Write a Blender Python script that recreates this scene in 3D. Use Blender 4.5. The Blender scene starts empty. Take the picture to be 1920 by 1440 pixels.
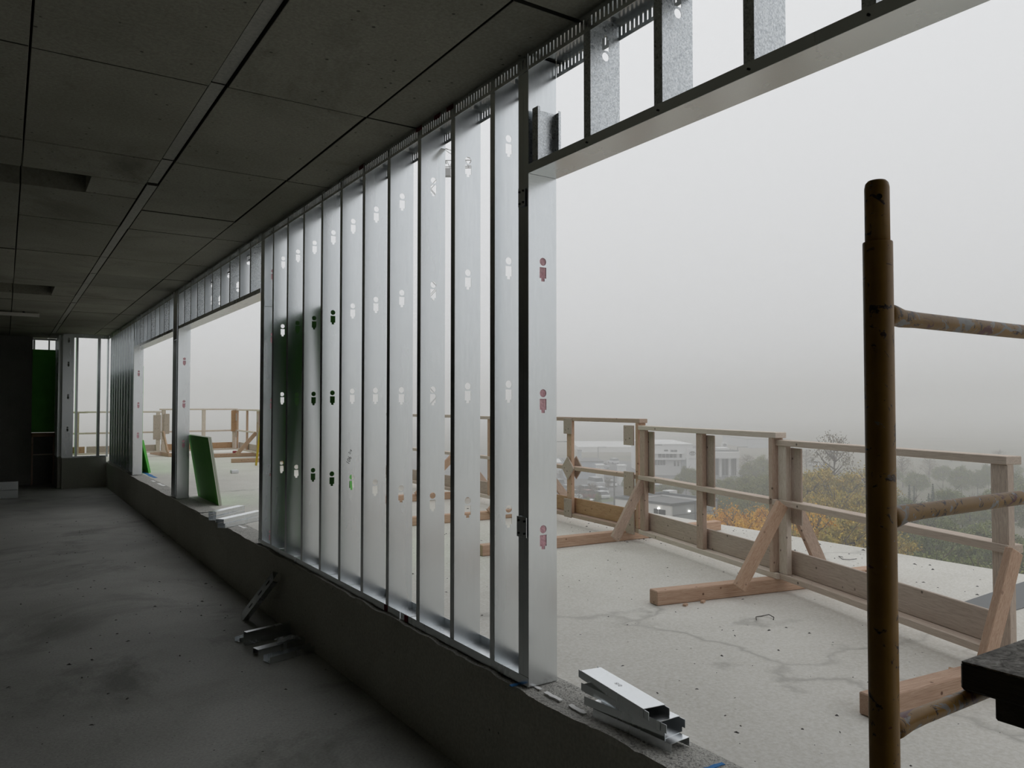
import bpy, bmesh, math, random
from mathutils import Vector, Matrix

R = random.Random(7)
S = bpy.context.scene
C = S.collection

# ---------------------------------------------------------------- camera
F_PX, K = 1450.0, 2.30
TH = math.atan(951 / F_PX)              # heading, to the right of the wall direction (+Y)
PITCH = math.atan(42 / F_PX)
EYE = Vector((-K * math.cos(TH), 0.0, 0.768 * K))
ZT = EYE.z - 0.531 * K                  # kerb top / terrace level
ZC = EYE.z + 0.685 * K                  # ceiling
ZH = EYE.z + 0.466 * K                  # top of the header track flange
FW = Vector((math.sin(TH) * math.cos(PITCH), math.cos(TH) * math.cos(PITCH), math.sin(PITCH)))
RT = Vector((math.cos(TH), -math.sin(TH), 0))
UP = RT.cross(FW)
cam = bpy.data.cameras.new('camera')
cam.sensor_width = 36.0
cam.lens = F_PX / 1920 * 36.0
cam.clip_start, cam.clip_end = 0.05, 3000
co = bpy.data.objects.new('camera', cam)
C.objects.link(co)
co.matrix_world = Matrix(((RT.x, UP.x, -FW.x, EYE.x), (RT.y, UP.y, -FW.y, EYE.y), (RT.z, UP.z, -FW.z, EYE.z), (0, 0, 0, 1)))
S.camera = co

# ---------------------------------------------------------------- sky, exposure
SKY = 0.70
w = bpy.data.worlds.new('overcast_sky')
S.world = w
w.use_nodes = True
nt = w.node_tree
nt.nodes.clear()
out = nt.nodes.new('ShaderNodeOutputWorld')
bg = nt.nodes.new('ShaderNodeBackground')
tc = nt.nodes.new('ShaderNodeTexCoord')
sp = nt.nodes.new('ShaderNodeSeparateXYZ')
mr = nt.nodes.new('ShaderNodeMapRange')
mr.inputs[1].default_value, mr.inputs[2].default_value = 0.0, 1.0
mr.inputs[3].default_value, mr.inputs[4].default_value = SKY, SKY * 1.34
nt.links.new(tc.outputs['Generated'], sp.inputs[0])
nt.links.new(sp.outputs['Z'], mr.inputs[0])
bg.inputs['Color'].default_value = (0.975, 0.985, 1.0, 1)
nt.links.new(mr.outputs[0], bg.inputs['Strength'])
nt.links.new(bg.outputs[0], out.inputs['Surface'])
S.view_settings.view_transform = 'Standard'
S.view_settings.look = 'None'
S.view_settings.exposure = 0.0
S.view_settings.gamma = 1.0
S.view_settings.use_curve_mapping = False
S.cycles.use_denoising = True
S.cycles.use_adaptive_sampling = True
S.cycles.adaptive_threshold = 0.03
S.cycles.volume_bounces = 6
S.cycles.max_bounces = 8
S.cycles.diffuse_bounces = 4


# ---------------------------------------------------------------- helpers
def ray(x, y):
    return FW + RT * ((x - 960) / F_PX) + UP * ((720 - y) / F_PX)


def at(x, y, axis, val):
    """the point where the photo's pixel ray meets the plane axis = val"""
    d = ray(x, y)
    return EYE + d * ((val - EYE[axis]) / d[axis])


def wloc(o):
    v = Vector((0, 0, 0))
    while o is not None:
        v += o.location
        o = o.parent
    return v


def tag(o, label=None, cat=None, group=None, kind=None):
    if label: o['label'] = label
    if cat: o['category'] = cat
    if group: o['group'] = group
    if kind: o['kind'] = kind
    return o


def thing(name, loc, label, cat, group=None, kind=None):
    o = bpy.data.objects.new(name, None)
    o.empty_display_size = 0.1
    C.objects.link(o)
    o.location = loc
    return tag(o, label, cat, group, kind)


def link(name, me, mats, parent=None):
    o = bpy.data.objects.new(name, me)
    C.objects.link(o)
    if mats is not None:
        for m in (mats if isinstance(mats, (list, tuple)) else [mats]):
            me.materials.append(m)
    if parent is not None:
        o.parent = parent
    return o


class MB:
    """collects shapes in world coordinates; build() links them as one mesh object"""
    def __init__(self):
        self.v, self.f, self.m, self.mi = [], [], [], 0

    def face(self, pts):
        n = len(self.v)
        self.v += [Vector(p) for p in pts]
        self.f.append(tuple(range(n, n + len(pts))))
        self.m.append(self.mi)
        return self

    def hexa(self, p):
        n = len(self.v)
        self.v += [Vector(q) for q in p]
        for a in ((0, 3, 2, 1), (4, 5, 6, 7), (0, 1, 5, 4), (1, 2, 6, 5), (2, 3, 7, 6), (3, 0, 4, 7)):
            self.f.append(tuple(n + i for i in a))
            self.m.append(self.mi)
        return self

    def box(self, x0, x1, y0, y1, z0, z1):
        return self.hexa([(x0, y0, z0), (x1, y0, z0), (x1, y1, z0), (x0, y1, z0), (x0, y0, z1), (x1, y0, z1), (x1, y1, z1), (x0, y1, z1)])

    def obox(self, c, ax, ay, az):
        c = Vector(c)
        p = []
        for sz in (-1, 1):
            for sx, sy in ((-1, -1), (1, -1), (1, 1), (-1, 1)):
                p.append(c + ax * sx + ay * sy + az * sz)
        return self.hexa(p)

    def tube(self, pts, rad, seg=16, cap=True):
        rings = []
        pts = [Vector(p) for p in pts]
        for i, p in enumerate(pts):
            d = (pts[min(i + 1, len(pts) - 1)] - pts[max(i - 1, 0)]).normalized()
            a = d.cross(Vector((0, 0, 1)))
            if a.length < 1e-3: a = d.cross(Vector((1, 0, 0)))
            a.normalize()
            b = d.cross(a)
            r = rad[i] if isinstance(rad, (list, tuple)) else rad
            n = len(self.v)
            self.v += [p + (a * math.cos(t * 2 * math.pi / seg) + b * math.sin(t * 2 * math.pi / seg)) * r for t in range(seg)]
            rings.append(n)
        for a, b in zip(rings, rings[1:]):
            for t in range(seg):
                u = (t + 1) % seg
                self.f.append((a + t, a + u, b + u, b + t)); self.m.append(self.mi)
        if cap:
            self.f.append(tuple(rings[0] + t for t in reversed(range(seg)))); self.m.append(self.mi)
            self.f.append(tuple(rings[-1] + t for t in range(seg))); self.m.append(self.mi)
        return self

    def mesh(self, name, off=Vector((0, 0, 0))):
        me = bpy.data.meshes.new(name)
        me.from_pydata([tuple(p - off) for p in self.v], [], self.f)
        for p, i in zip(me.polygons, self.m): p.material_index = i
        bm = bmesh.new(); bm.from_mesh(me)
        bmesh.ops.recalc_face_normals(bm, faces=bm.faces)
        bm.to_mesh(me); bm.free()
        return me

    def build(self, name, mats, parent=None, smooth=False, thick=None, bevel=None):
        me = self.mesh(name, wloc(parent))
        o = link(name, me, mats, parent)
        if smooth:
            for p in me.polygons: p.use_smooth = True
        if bevel:
            bm = bmesh.new(); bm.from_mesh(me)
            bmesh.ops.remove_doubles(bm, verts=bm.verts, dist=1e-5)
            bmesh.ops.bevel(bm, geom=bm.edges[:], offset=bevel, segments=1, affect='EDGES', clamp_overlap=True)
            bm.to_mesh(me); bm.free()
        if thick:
            md = o.modifiers.new('sheet', 'SOLIDIFY'); md.thickness = thick; md.offset = 0
        return o


def beam(name, p0, p1, wid, hgt, mat, parent, up=(0, 0, 1), bevel=0.003, shift=(0, 0)):
    """a straight timber from p0 to p1, wid across, hgt along up"""
    p0, p1 = Vector(p0), Vector(p1)
    d = p1 - p0
    L = d.length
    x = d.normalized()
    z = (Vector(up) - x * Vector(up).dot(x)).normalized()
    y = z.cross(x)
    m = MB().box(-L / 2, L / 2, -wid / 2, wid / 2, -hgt / 2, hgt / 2)
    me = m.mesh(name)
    if bevel:
        bm = bmesh.new(); bm.from_mesh(me)
        bmesh.ops.bevel(bm, geom=bm.edges[:], offset=bevel, segments=1, affect='EDGES')
        bm.to_mesh(me); bm.free()
    o = link(name, me, mat, parent)
    c = (p0 + p1) / 2 + y * shift[0] + z * shift[1] - wloc(parent)
    o.matrix_local = Matrix(((x.x, y.x, z.x, c.x), (x.y, y.y, z.y, c.y), (x.z, y.z, z.z, c.z), (0, 0, 0, 1)))
    return o


def dup(root, loc, rotz=None, label=None, group=None):
    r = root.copy(); C.objects.link(r); r.location = loc
    if rotz is not None: r.rotation_euler = (0, 0, rotz)
    if label: r['label'] = label
    if group: r['group'] = group
    for ch in list(root.children):
        c = ch.copy(); C.objects.link(c); c.parent = r
    return r


def text(name, body, size, mat, parent, M, shear=0.0, local=False):
    cu = bpy.data.curves.new(name, 'FONT')
    cu.body, cu.size, cu.shear = body, size, shear
    cu.align_x = 'CENTER'; cu.align_y = 'CENTER'
    t = bpy.data.objects.new(name, cu)
    C.objects.link(t)
    me = bpy.data.meshes.new_from_object(t)
    bpy.data.objects.remove(t)
    o = link(name, me, mat, parent)
    M = M.copy()
    if not local: M.translation = M.translation - wloc(parent)
    o.matrix_local = M
    return o


# ---------------------------------------------------------------- materials
def mat(name, base, rough=0.6, metal=0.0, spec=0.5):
    m = bpy.data.materials.new(name)
    m.use_nodes = True
    b = m.node_tree.nodes['Principled BSDF']
    b.inputs['Base Color'].default_value = (*base, 1)
    b.inputs['Roughness'].default_value = rough
    b.inputs['Metallic'].default_value = metal
    b.inputs['Specular IOR Level'].default_value = spec
    return m


class N:
    """small node-graph helper around one material"""
    def __init__(self, m, coord='Object', scale=(1, 1, 1)):
        self.t = m.node_tree
        self.b = self.t.nodes['Principled BSDF']
        tc = self.t.nodes.new('ShaderNodeTexCoord')
        mp = self.t.nodes.new('ShaderNodeMapping')
        mp.inputs['Scale'].default_value = scale
        self.t.links.new(tc.outputs[coord], mp.inputs[0])
        self.co = mp.outputs[0]

    def noise(self, scale, detail=4, rough=0.6, dist=0.0):
        n = self.t.nodes.new('ShaderNodeTexNoise')
        n.inputs['Scale'].default_value = scale
        n.inputs['Detail'].default_value = detail
        n.inputs['Roughness'].default_value = rough
        n.inputs['Distortion'].default_value = dist
        self.t.links.new(self.co, n.inputs['Vector'])
        return n.outputs['Fac']

    def voro(self, scale, feature='F1', out='Distance'):
        n = self.t.nodes.new('ShaderNodeTexVoronoi')
        n.feature = feature
        n.inputs['Scale'].default_value = scale
        self.t.links.new(self.co, n.inputs['Vector'])
        return n.outputs[out]

    def ramp(self, fac, stops):
        r = self.t.nodes.new('ShaderNodeValToRGB')
        e = r.color_ramp.elements
        while len(e) < len(stops): e.new(0.5)
        for i, (p, c) in enumerate(stops):
            e[i].position = p
            e[i].color = (*c, 1) if isinstance(c, tuple) else (c, c, c, 1)
        self.t.links.new(fac, r.inputs[0])
        return r.outputs[0]

    def mix(self, fac, a, b, mode='MIX'):
        x = self.t.nodes.new('ShaderNodeMix')
        x.data_type = 'RGBA'; x.blend_type = mode
        for i, v in ((0, fac), (6, a), (7, b)):
            if isinstance(v, (int, float)): x.inputs[i].default_value = v if i == 0 else (v, v, v, 1)
            elif isinstance(v, tuple): x.inputs[i].default_value = (*v, 1)
            else: self.t.links.new(v, x.inputs[i])
        return x.outputs[2]

    def rnd(self):
        return self.t.nodes.new('ShaderNodeObjectInfo').outputs['Random']

    def color(self, c): self.t.links.new(c, self.b.inputs['Base Color'])
    def rough(self, c): self.t.links.new(c, self.b.inputs['Roughness'])

    def bump(self, h, strength=0.3, dist=0.01):
        n = self.t.nodes.new('ShaderNodeBump')
        n.inputs['Strength'].default_value = strength
        n.inputs['Distance'].default_value = dist
        self.t.links.new(h, n.inputs['Height'])
        self.t.links.new(n.outputs[0], self.b.inputs['Normal'])


M = {}


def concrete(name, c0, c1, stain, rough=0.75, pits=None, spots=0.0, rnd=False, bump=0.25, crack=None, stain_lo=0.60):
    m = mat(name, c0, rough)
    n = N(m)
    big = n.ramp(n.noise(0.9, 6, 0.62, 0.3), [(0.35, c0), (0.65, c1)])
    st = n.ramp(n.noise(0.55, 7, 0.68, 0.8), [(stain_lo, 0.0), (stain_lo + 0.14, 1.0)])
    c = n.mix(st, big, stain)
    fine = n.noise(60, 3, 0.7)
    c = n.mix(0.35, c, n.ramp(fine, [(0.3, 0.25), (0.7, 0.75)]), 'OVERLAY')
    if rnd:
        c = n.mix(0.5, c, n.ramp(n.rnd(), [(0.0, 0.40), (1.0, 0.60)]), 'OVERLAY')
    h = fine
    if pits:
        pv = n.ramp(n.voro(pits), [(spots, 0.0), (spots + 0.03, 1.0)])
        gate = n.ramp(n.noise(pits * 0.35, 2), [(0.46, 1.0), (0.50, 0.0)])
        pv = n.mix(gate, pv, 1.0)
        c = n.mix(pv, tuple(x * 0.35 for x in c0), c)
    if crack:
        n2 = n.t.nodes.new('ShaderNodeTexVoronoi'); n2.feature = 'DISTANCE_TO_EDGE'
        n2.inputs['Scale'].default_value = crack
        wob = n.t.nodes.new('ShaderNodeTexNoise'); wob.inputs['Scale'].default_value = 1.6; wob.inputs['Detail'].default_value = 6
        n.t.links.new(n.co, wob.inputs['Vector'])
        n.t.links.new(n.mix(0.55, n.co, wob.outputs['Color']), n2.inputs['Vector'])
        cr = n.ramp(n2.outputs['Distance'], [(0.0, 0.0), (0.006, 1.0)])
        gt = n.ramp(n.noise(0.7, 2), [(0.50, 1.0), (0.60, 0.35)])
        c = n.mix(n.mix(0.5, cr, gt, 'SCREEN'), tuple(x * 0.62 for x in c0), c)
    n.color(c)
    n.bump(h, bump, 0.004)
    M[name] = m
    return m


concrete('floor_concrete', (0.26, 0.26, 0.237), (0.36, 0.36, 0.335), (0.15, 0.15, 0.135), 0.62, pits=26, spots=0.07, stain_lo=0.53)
concrete('ceiling_concrete', (0.245, 0.24, 0.192), (0.32, 0.315, 0.26), (0.16, 0.155, 0.12), 0.8, pits=13, spots=0.085, rnd=True, stain_lo=0.56)
concrete('ceiling_joint', (0.36, 0.36, 0.32), (0.42, 0.42, 0.38), (0.3, 0.3, 0.26), 0.8)
concrete('kerb_concrete', (0.46, 0.45, 0.40), (0.54, 0.53, 0.475), (0.37, 0.36, 0.315), 0.8, pits=11, spots=0.05)
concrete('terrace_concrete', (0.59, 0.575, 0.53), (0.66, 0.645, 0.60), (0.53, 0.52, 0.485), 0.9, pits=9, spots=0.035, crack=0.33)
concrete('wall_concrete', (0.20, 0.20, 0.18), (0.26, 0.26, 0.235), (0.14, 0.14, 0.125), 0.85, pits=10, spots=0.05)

M['terrace_concrete'].node_tree.nodes['Principled BSDF'].inputs['Specular IOR Level'].default_value = 0.15

m = mat('rough_concrete', (0.36, 0.355, 0.33), 0.9)
n = N(m)
pit = n.noise(95, 3, 0.75)
n.color(n.mix(n.ramp(n.noise(7, 4), [(0.4, 0.0), (0.65, 1.0)]), n.ramp(pit, [(0.36, (0.13, 0.125, 0.115)), (0.5, (0.50, 0.49, 0.455)), (0.7, (0.66, 0.65, 0.61))]), n.ramp(pit, [(0.3, (0.32, 0.31, 0.285)), (0.55, (0.58, 0.57, 0.53))])))
n.bump(pit, 1.0, 0.012)
M['rough_concrete'] = m

m = mat('galvanised_steel', (0.80, 0.83, 0.85), 0.28, 1.0)
n = N(m, scale=(1, 1, 0.12))
streak = n.noise(70, 3, 0.6)
n.color(n.ramp(streak, [(0.3, (0.775, 0.805, 0.825)), (0.7, (0.81, 0.838, 0.855))]))
n.rough(n.ramp(n.noise(6, 3), [(0.3, 0.235), (0.7, 0.285)]))
M['galv'] = m
m = mat('spangled_steel', (0.7, 0.73, 0.75), 0.35, 1.0)
n = N(m)
cell = n.voro(110, out='Color')
n.color(n.mix(0.55, n.ramp(cell, [(0.15, (0.45, 0.48, 0.50)), (0.85, (0.90, 0.93, 0.95))]), n.ramp(n.noise(160, 4, 0.75), [(0.38, (0.32, 0.35, 0.37)), (0.6, (0.88, 0.91, 0.93))])))
n.rough(n.ramp(cell, [(0.2, 0.26), (0.8, 0.48)]))
n.bump(n.noise(170, 3, 0.8), 0.25, 0.002)
M['spangle'] = m
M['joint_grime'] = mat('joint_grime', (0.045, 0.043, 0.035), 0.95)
M['screw'] = mat('dark_screw', (0.05, 0.05, 0.05), 0.4, 0.8)


def wood(name, c0, c1, knot, rough=0.7, rnd=True):
    m = mat(name, c0, rough)
    n = N(m, 'Generated', (1, 1, 1))
    g = n.noise(14, 5, 0.65, 1.2)
    c = n.ramp(g, [(0.28, tuple(v * 0.78 for v in c0)), (0.42, c0), (0.66, c1)])
    o = N(m)
    kn = o.ramp(o.voro(13), [(0.07, 1.0), (0.13, 0.0)])
    gate = o.ramp(o.noise(4, 2), [(0.44, 0.0), (0.50, 1.0)])
    c = n.mix(n.mix(1.0, kn, gate, 'MULTIPLY'), c, knot)
    if rnd:
        c = n.mix(0.55, c, n.ramp(n.rnd(), [(0.0, 0.38), (1.0, 0.62)]), 'OVERLAY')
    n.color(c)
    n.bump(g, 0.25, 0.003)
    M[name] = m


wood('fresh_lumber', (0.47, 0.30, 0.205), (0.60, 0.43, 0.315), (0.16, 0.08, 0.05))
wood('worn_lumber', (0.48, 0.355, 0.275), (0.62, 0.49, 0.40), (0.10, 0.07, 0.05))
wood('grey_lumber', (0.58, 0.485, 0.405), (0.74, 0.65, 0.57), (0.16, 0.12, 0.10))
wood('plywood', (0.45, 0.365, 0.305), (0.55, 0.46, 0.395), (0.13, 0.10, 0.08))
wood('orange_plywood', (0.40, 0.24, 0.13), (0.50, 0.32, 0.19), (0.16, 0.08, 0.04))
wood('shaded_plank', (0.030, 0.027, 0.024), (0.060, 0.054, 0.048), (0.02, 0.02, 0.02), 0.75)  # plank sides near black: the shadow on them is put into the colour
m = mat('plank_top', (0.2, 0.19, 0.17), 0.85)  # lighter grey of the lit top painted in, along with its weathering
n = N(m)
n.color(n.ramp(n.noise(38, 5, 0.7, 1.5), [(0.38, (0.07, 0.065, 0.055)), (0.55, (0.24, 0.23, 0.21)), (0.7, (0.40, 0.39, 0.36))]))
n.bump(n.noise(60, 4), 0.6, 0.006)
M['plank_top'] = m

M['green_face'] = mat('green_sheathing', (0.16, 0.58, 0.09), 0.6)
n = N(M['green_face']); n.color(n.ramp(n.noise(3, 4), [(0.3, (0.15, 0.54, 0.08)), (0.7, (0.18, 0.62, 0.10))]))
M['green_edge'] = mat('bright_green_edge', (0.20, 0.66, 0.15), 0.5)
M['gypsum'] = mat('gypsum_core', (0.62, 0.60, 0.54), 0.8)
m = mat('pink_insulation', (0.50, 0.16, 0.20), 0.95)
n = N(m); n.color(n.ramp(n.noise(45, 4), [(0.3, (0.80, 0.42, 0.48)), (0.7, (0.95, 0.62, 0.66))])); n.bump(n.noise(60, 4), 0.8, 0.01)
M['pink'] = m


def scaffold(name, scr, rs):
    m = mat(name, (0.30, 0.15, 0.035), 0.45)
    n = N(m)
    base = n.ramp(n.noise(11, 5, 0.6), [(0.3, (0.30, 0.155, 0.026)), (0.7, (0.43, 0.235, 0.048))])
    rust = n.ramp(n.noise(38, 6, 0.7, 1.0), [(rs, 0.0), (rs + 0.035, 1.0)])
    c = n.mix(rust, base, (0.05, 0.022, 0.012))
    g = n.ramp(n.noise(17, 5, 0.65, 1.4), [(scr, 0.0), (scr + 0.03, 1.0)])
    c = n.mix(g, c, (0.33, 0.32, 0.31))
    g2 = n.ramp(n.noise(12, 5, 0.6, 0.7), [(scr + 0.02, 0.0), (scr + 0.05, 1.0)])
    n.color(n.mix(g2, c, (0.15, 0.035, 0.035)))
    n.bump(rust, 0.3, 0.002)
    M[name] = m


scaffold('post_paint', 0.67, 0.595)
scaffold('rung_paint', 0.565, 0.565)
M['post_paint'].name = 'mustard_post_paint'
M['rung_paint'].name = 'chipped_rung_paint'
M['chalk'] = mat('white_paint_mark', (0.93, 0.93, 0.92), 0.9)
M['blue'] = mat('blue_paint_mark', (0.04, 0.20, 0.48), 0.8)
M['red'] = mat('red_paint_mark', (0.18, 0.012, 0.02), 0.7)
M['redpink'] = mat('pink_spray_mark', (0.7, 0.22, 0.22), 0.8)
M['ink'] = mat('black_marker', (0.03, 0.03, 0.03), 0.6)
M['yellow'] = mat('yellow_fibreglass', (0.62, 0.42, 0.03), 0.5)
M['redblock'] = mat('red_block', (0.28, 0.03, 0.035), 0.6)
M['white'] = mat('white_scrap', (0.72, 0.73, 0.74), 0.6)
M['batten'] = mat('lamp_housing', (0.62, 0.61, 0.56), 0.5)
M['wire'] = mat('dark_wire', (0.05, 0.045, 0.04), 0.5)
M['membrane'] = mat('grey_membrane', (0.17, 0.175, 0.175), 0.7)
m = mat('clear_plastic', (0.75, 0.78, 0.80), 0.12)
m.node_tree.nodes['Principled BSDF'].inputs['Transmission Weight'].default_value = 0.7
n = N(m); n.bump(n.noise(45, 3), 0.9, 0.01)
M['plastic'] = m

# =================================================================== SETTING
YF = 19.2                                # far wall


def struct(mb, name, mats, **kw):
    return tag(mb.build(name, mats, **kw), kind='structure')


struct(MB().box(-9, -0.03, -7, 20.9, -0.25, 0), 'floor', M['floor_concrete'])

# kerb wall under the framing, poured in lengths, with a ragged rough top
wr = thing('wall_right', (0, 0, 0), None, None, kind='structure')
cuts = [-7.0, -3.0, 0.2, 4.72, 7.07, 9.45, 12.3, 15.6, YF + 0.15]
for a, b in zip(cuts, cuts[1:]):
    a, b = a + 0.0015, b - 0.0015
    mb = MB()
    k = max(4, int((b - a) / (0.035 if b > 1.0 and a < 8 else 0.12)))
    edge = []
    e = 0.0
    for i in range(k + 1):
        e = 0.75 * e + R.uniform(-0.006, 0.006)
        edge.append((a + (b - a) * i / k, -0.030 + max(0, e * 0.7), ZT - 0.004 + min(0.003, e * 0.8)))
    for (y0, x0, z0), (y1, x1, z1) in zip(edge, edge[1:]):
        mb.mi = 0
        mb.face([(-0.03, y0, 0), (-0.03, y1, 0), (-0.03, y1, z1 - 0.025), (-0.03, y0, z0 - 0.025)])
        mb.face([(-0.03, y0, z0 - 0.025), (-0.03, y1, z1 - 0.025), (x1, y1, z1), (x0, y0, z0)])
        mb.mi = 1
        mb.face([(x0, y0, z0), (x1, y1, z1), (0.185, y1, ZT), (0.185, y0, ZT)])
    mb.mi = 0
    mb.face([(0.185, a, 0), (0.185, b, 0), (0.185, b, ZT), (0.185, a, ZT)])
    mb.face([(-0.03, a, 0), (0.185, a, 0), (0.185, a, ZT), (-0.03, a, edge[0][2] - 0.025)])
    mb.face([(-0.03, b, 0), (0.185, b, 0), (0.185, b, ZT), (-0.03, b, edge[-1][2] - 0.025)])
    mb.build('kerb_length', [M['kerb_concrete'], M['rough_concrete']], wr)

# terrace slab, wraps round beyond the far wall
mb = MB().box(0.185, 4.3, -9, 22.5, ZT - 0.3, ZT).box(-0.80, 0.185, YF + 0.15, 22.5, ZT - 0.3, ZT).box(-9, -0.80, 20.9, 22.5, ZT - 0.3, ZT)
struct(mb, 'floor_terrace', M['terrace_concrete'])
struct(MB().box(-9, 3.9, -9, 22.3, -16, -0.26), 'wall_podium', M['wall_concrete'])

# ceiling: slab plus the casts of the formwork panels
ceil = thing('ceiling', (0, 0, ZC), None, None, kind='structure')
MB().box(-9, -0.95, -7, 20.9, ZC + 0.22, ZC + 0.5).box(-0.95, 0.2, -7, YF + 0.15, ZC + 0.22, ZC + 0.5).build('slab', M['ceiling_concrete'], ceil)
cols = [
    (-9.0, -5.0, [-7, -3, 1, 5, 9, 13, 17, 20.9]),
    (-5.0, -3.35, [-7, -3, 1, 5, 9, 13, 17, 20.9]),
    (-3.35, -2.60, [-7, -3, 1, 2.46, 3.96, 5.36, 6.86, 9.17, 11.28, 13.45, 15.6, 17.6, 20.9]),
    (-2.60, -1.855, [-7, -3, 1, 2.46, 3.96, 5.38, 'P', 6.45, 7.5, 9.18, 11.28, 'P', 12.72, 13.5, 15.6, 17.6, 20.9]),
    (-1.855, -1.107, [-7, -3, 1, 2.46, 3.96, 5.36, 'P', 6.45, 7.52, 9.17, 10.4, 11.28, 'P', 12.72, 13.5, 14.6, 16.2, 17.8, 20.9]),
    (-1.107, -1.030, [-7, -3, 1, 2.5, 3.94, 5.35, 5.97, 7.55, 9.17, 10.36, 11.28, 12.75, 13.45, 15.0, 17.0, YF + 0.1]),
    (-1.030, -0.300, [-7, -3, 1, 2.46, 3.93, 5.355, 6.80, 7.57, 9.16, 10.35, 11.40, 12.75, 13.43, 14.7, 16.0, 17.6, YF + 0.1]),
    (-0.300, 0.2, [-7, -3, 1, 2.46, 3.92, 5.35, 6.83, 7.59, 9.15, 10.35, 11.40, 12.74, 13.42, 14.7, 16.0, 17.6, YF + 0.1]),
]
for ci, (x0, x1, ys) in enumerate(cols):
    narrow = x1 - x0 < 0.1
    i = 0
    while i < len(ys) - 1:
        y0 = ys[i]
        if ys[i + 1] == 'P':               # a recessed pocket cast into the slab
            y1 = ys[i + 2]
            beside_pocket = True
            yp0, yp1 = (5.98, 6.45) if y0 < 8 else (11.78, 12.72)
            px1 = -1.455 if y0 < 8 else -1.40
            spans = [(x0, x1, y0, yp0)]
            if x1 > px1: spans.append((px1, x1, yp0, yp1))
            i += 2
        else:
            y1 = ys[i + 1]
            beside_pocket = i > 1 and ys[i - 1] == 'P'
            spans = [(x0, x1, y0, y1)]
            i += 1
        for (a, b, c, d) in spans:
            g = 0.0045
            dz = R.uniform(-0.004, 0.004) + (0.012 if narrow and c < 5.4 else 0)
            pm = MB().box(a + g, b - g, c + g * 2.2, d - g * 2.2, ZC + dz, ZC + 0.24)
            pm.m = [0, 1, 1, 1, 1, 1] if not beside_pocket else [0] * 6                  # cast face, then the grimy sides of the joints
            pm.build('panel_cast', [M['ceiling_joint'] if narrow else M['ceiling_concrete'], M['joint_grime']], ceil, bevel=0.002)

MB().box(-1.104, -0.80, YF + 0.104, 20.9, ZC, ZC + 0.24).build('panel_cast', M['ceiling_concrete'], ceil)
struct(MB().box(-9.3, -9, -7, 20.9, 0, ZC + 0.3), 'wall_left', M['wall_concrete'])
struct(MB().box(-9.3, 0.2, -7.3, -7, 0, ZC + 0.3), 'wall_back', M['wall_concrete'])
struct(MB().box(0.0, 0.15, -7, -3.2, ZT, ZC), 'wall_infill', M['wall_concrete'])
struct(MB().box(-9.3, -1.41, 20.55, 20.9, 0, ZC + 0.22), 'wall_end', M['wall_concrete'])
# far kerb under the end window, and its return
struct(MB().box(-0.88, -0.031, YF, YF + 0.15, 0, 0.655).box(-0.95, -0.80, YF + 0.15, 20.9, 0, 0.655), 'wall_far', M['kerb_concrete'])

# =================================================================== STEEL FRAMING
DEP, FLG, LIP = 0.152, 0.041, 0.012
HOLES = [1.244, 1.834, 2.423, 3.012]
GAL, SPG = M['galv'], M['spangle']


def web(mb, y, x0, x1, z0, z1, holes=(), flip=1):
    """web of a stud with person-shaped knockouts: a round hole over a square one with a tab"""
    Q = lambda xa, xb, za, zb: mb.face([(xa, y, za), (xb, y, za), (xb, y, zb), (xa, y, zb)])
    xc = (x0 + x1) / 2 + 0.002
    z = z0
    for h in sorted(holes):
        g = lambda t: h + flip * t
        lo, hi = sorted((g(-0.056), g(0.053)))
        if lo <= z or hi >= z1: continue
        Q(x0, x1, z, lo)
        for za, zb, hw in ((-0.056, -0.042, 0.009), (-0.042, 0.007, 0.018)):
            za, zb = sorted((g(za), g(zb)))
            Q(x0, xc - hw, za, zb); Q(xc + hw, x1, za, zb)
        za, zb = sorted((g(0.007), g(0.011))); Q(x0, x1, za, zb)
        za, zb = sorted((g(0.011), g(0.053)))
        Q(x0, xc - 0.021, za, zb); Q(xc + 0.021, x1, za, zb)
        zm = g(0.032)
        rim = []
        for t in range(16):
            c, s_ = math.cos(t * math.pi / 8), math.sin(t * math.pi / 8)
            k = 0.021 / max(abs(c), abs(s_))
            rim.append(((xc + 0.0178 * c, y, zm + 0.0178 * s_), (xc + k * c, y, zm + k * s_)))
        for t in range(16):
            (a, b), (c, d) = rim[t], rim[(t + 1) % 16]
            mb.face([a, b, d, c])
        z = hi
    Q(x0, x1, z, z1)


def cstud(mb, y, z0, z1, holes=(), side=1, x0=0.0, dep=DEP, flg=FLG, flip=1):
    """C stud, web in the plane y, flanges towards side"""
    x1 = x0 + dep
    web(mb, y, x0, x1, z0, z1, holes, flip)
    yf = y + side * flg
    for xa, xl in ((x0, x0 + LIP), (x1, x1 - LIP)):
        mb.face([(xa, y, z0), (xa, yf, z0), (xa, yf, z1), (xa, y, z1)])
        mb.face([(xa, yf, z0), (xl, yf, z0), (xl, yf, z1), (xa, yf, z1)])
    return mb


def stud(parent, y, z0, z1, holes=(), side=1, m=GAL, **kw):
    return cstud(MB(), y, z0, z1, holes, side, **kw).build('stud', m, parent, thick=0.0014)


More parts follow.
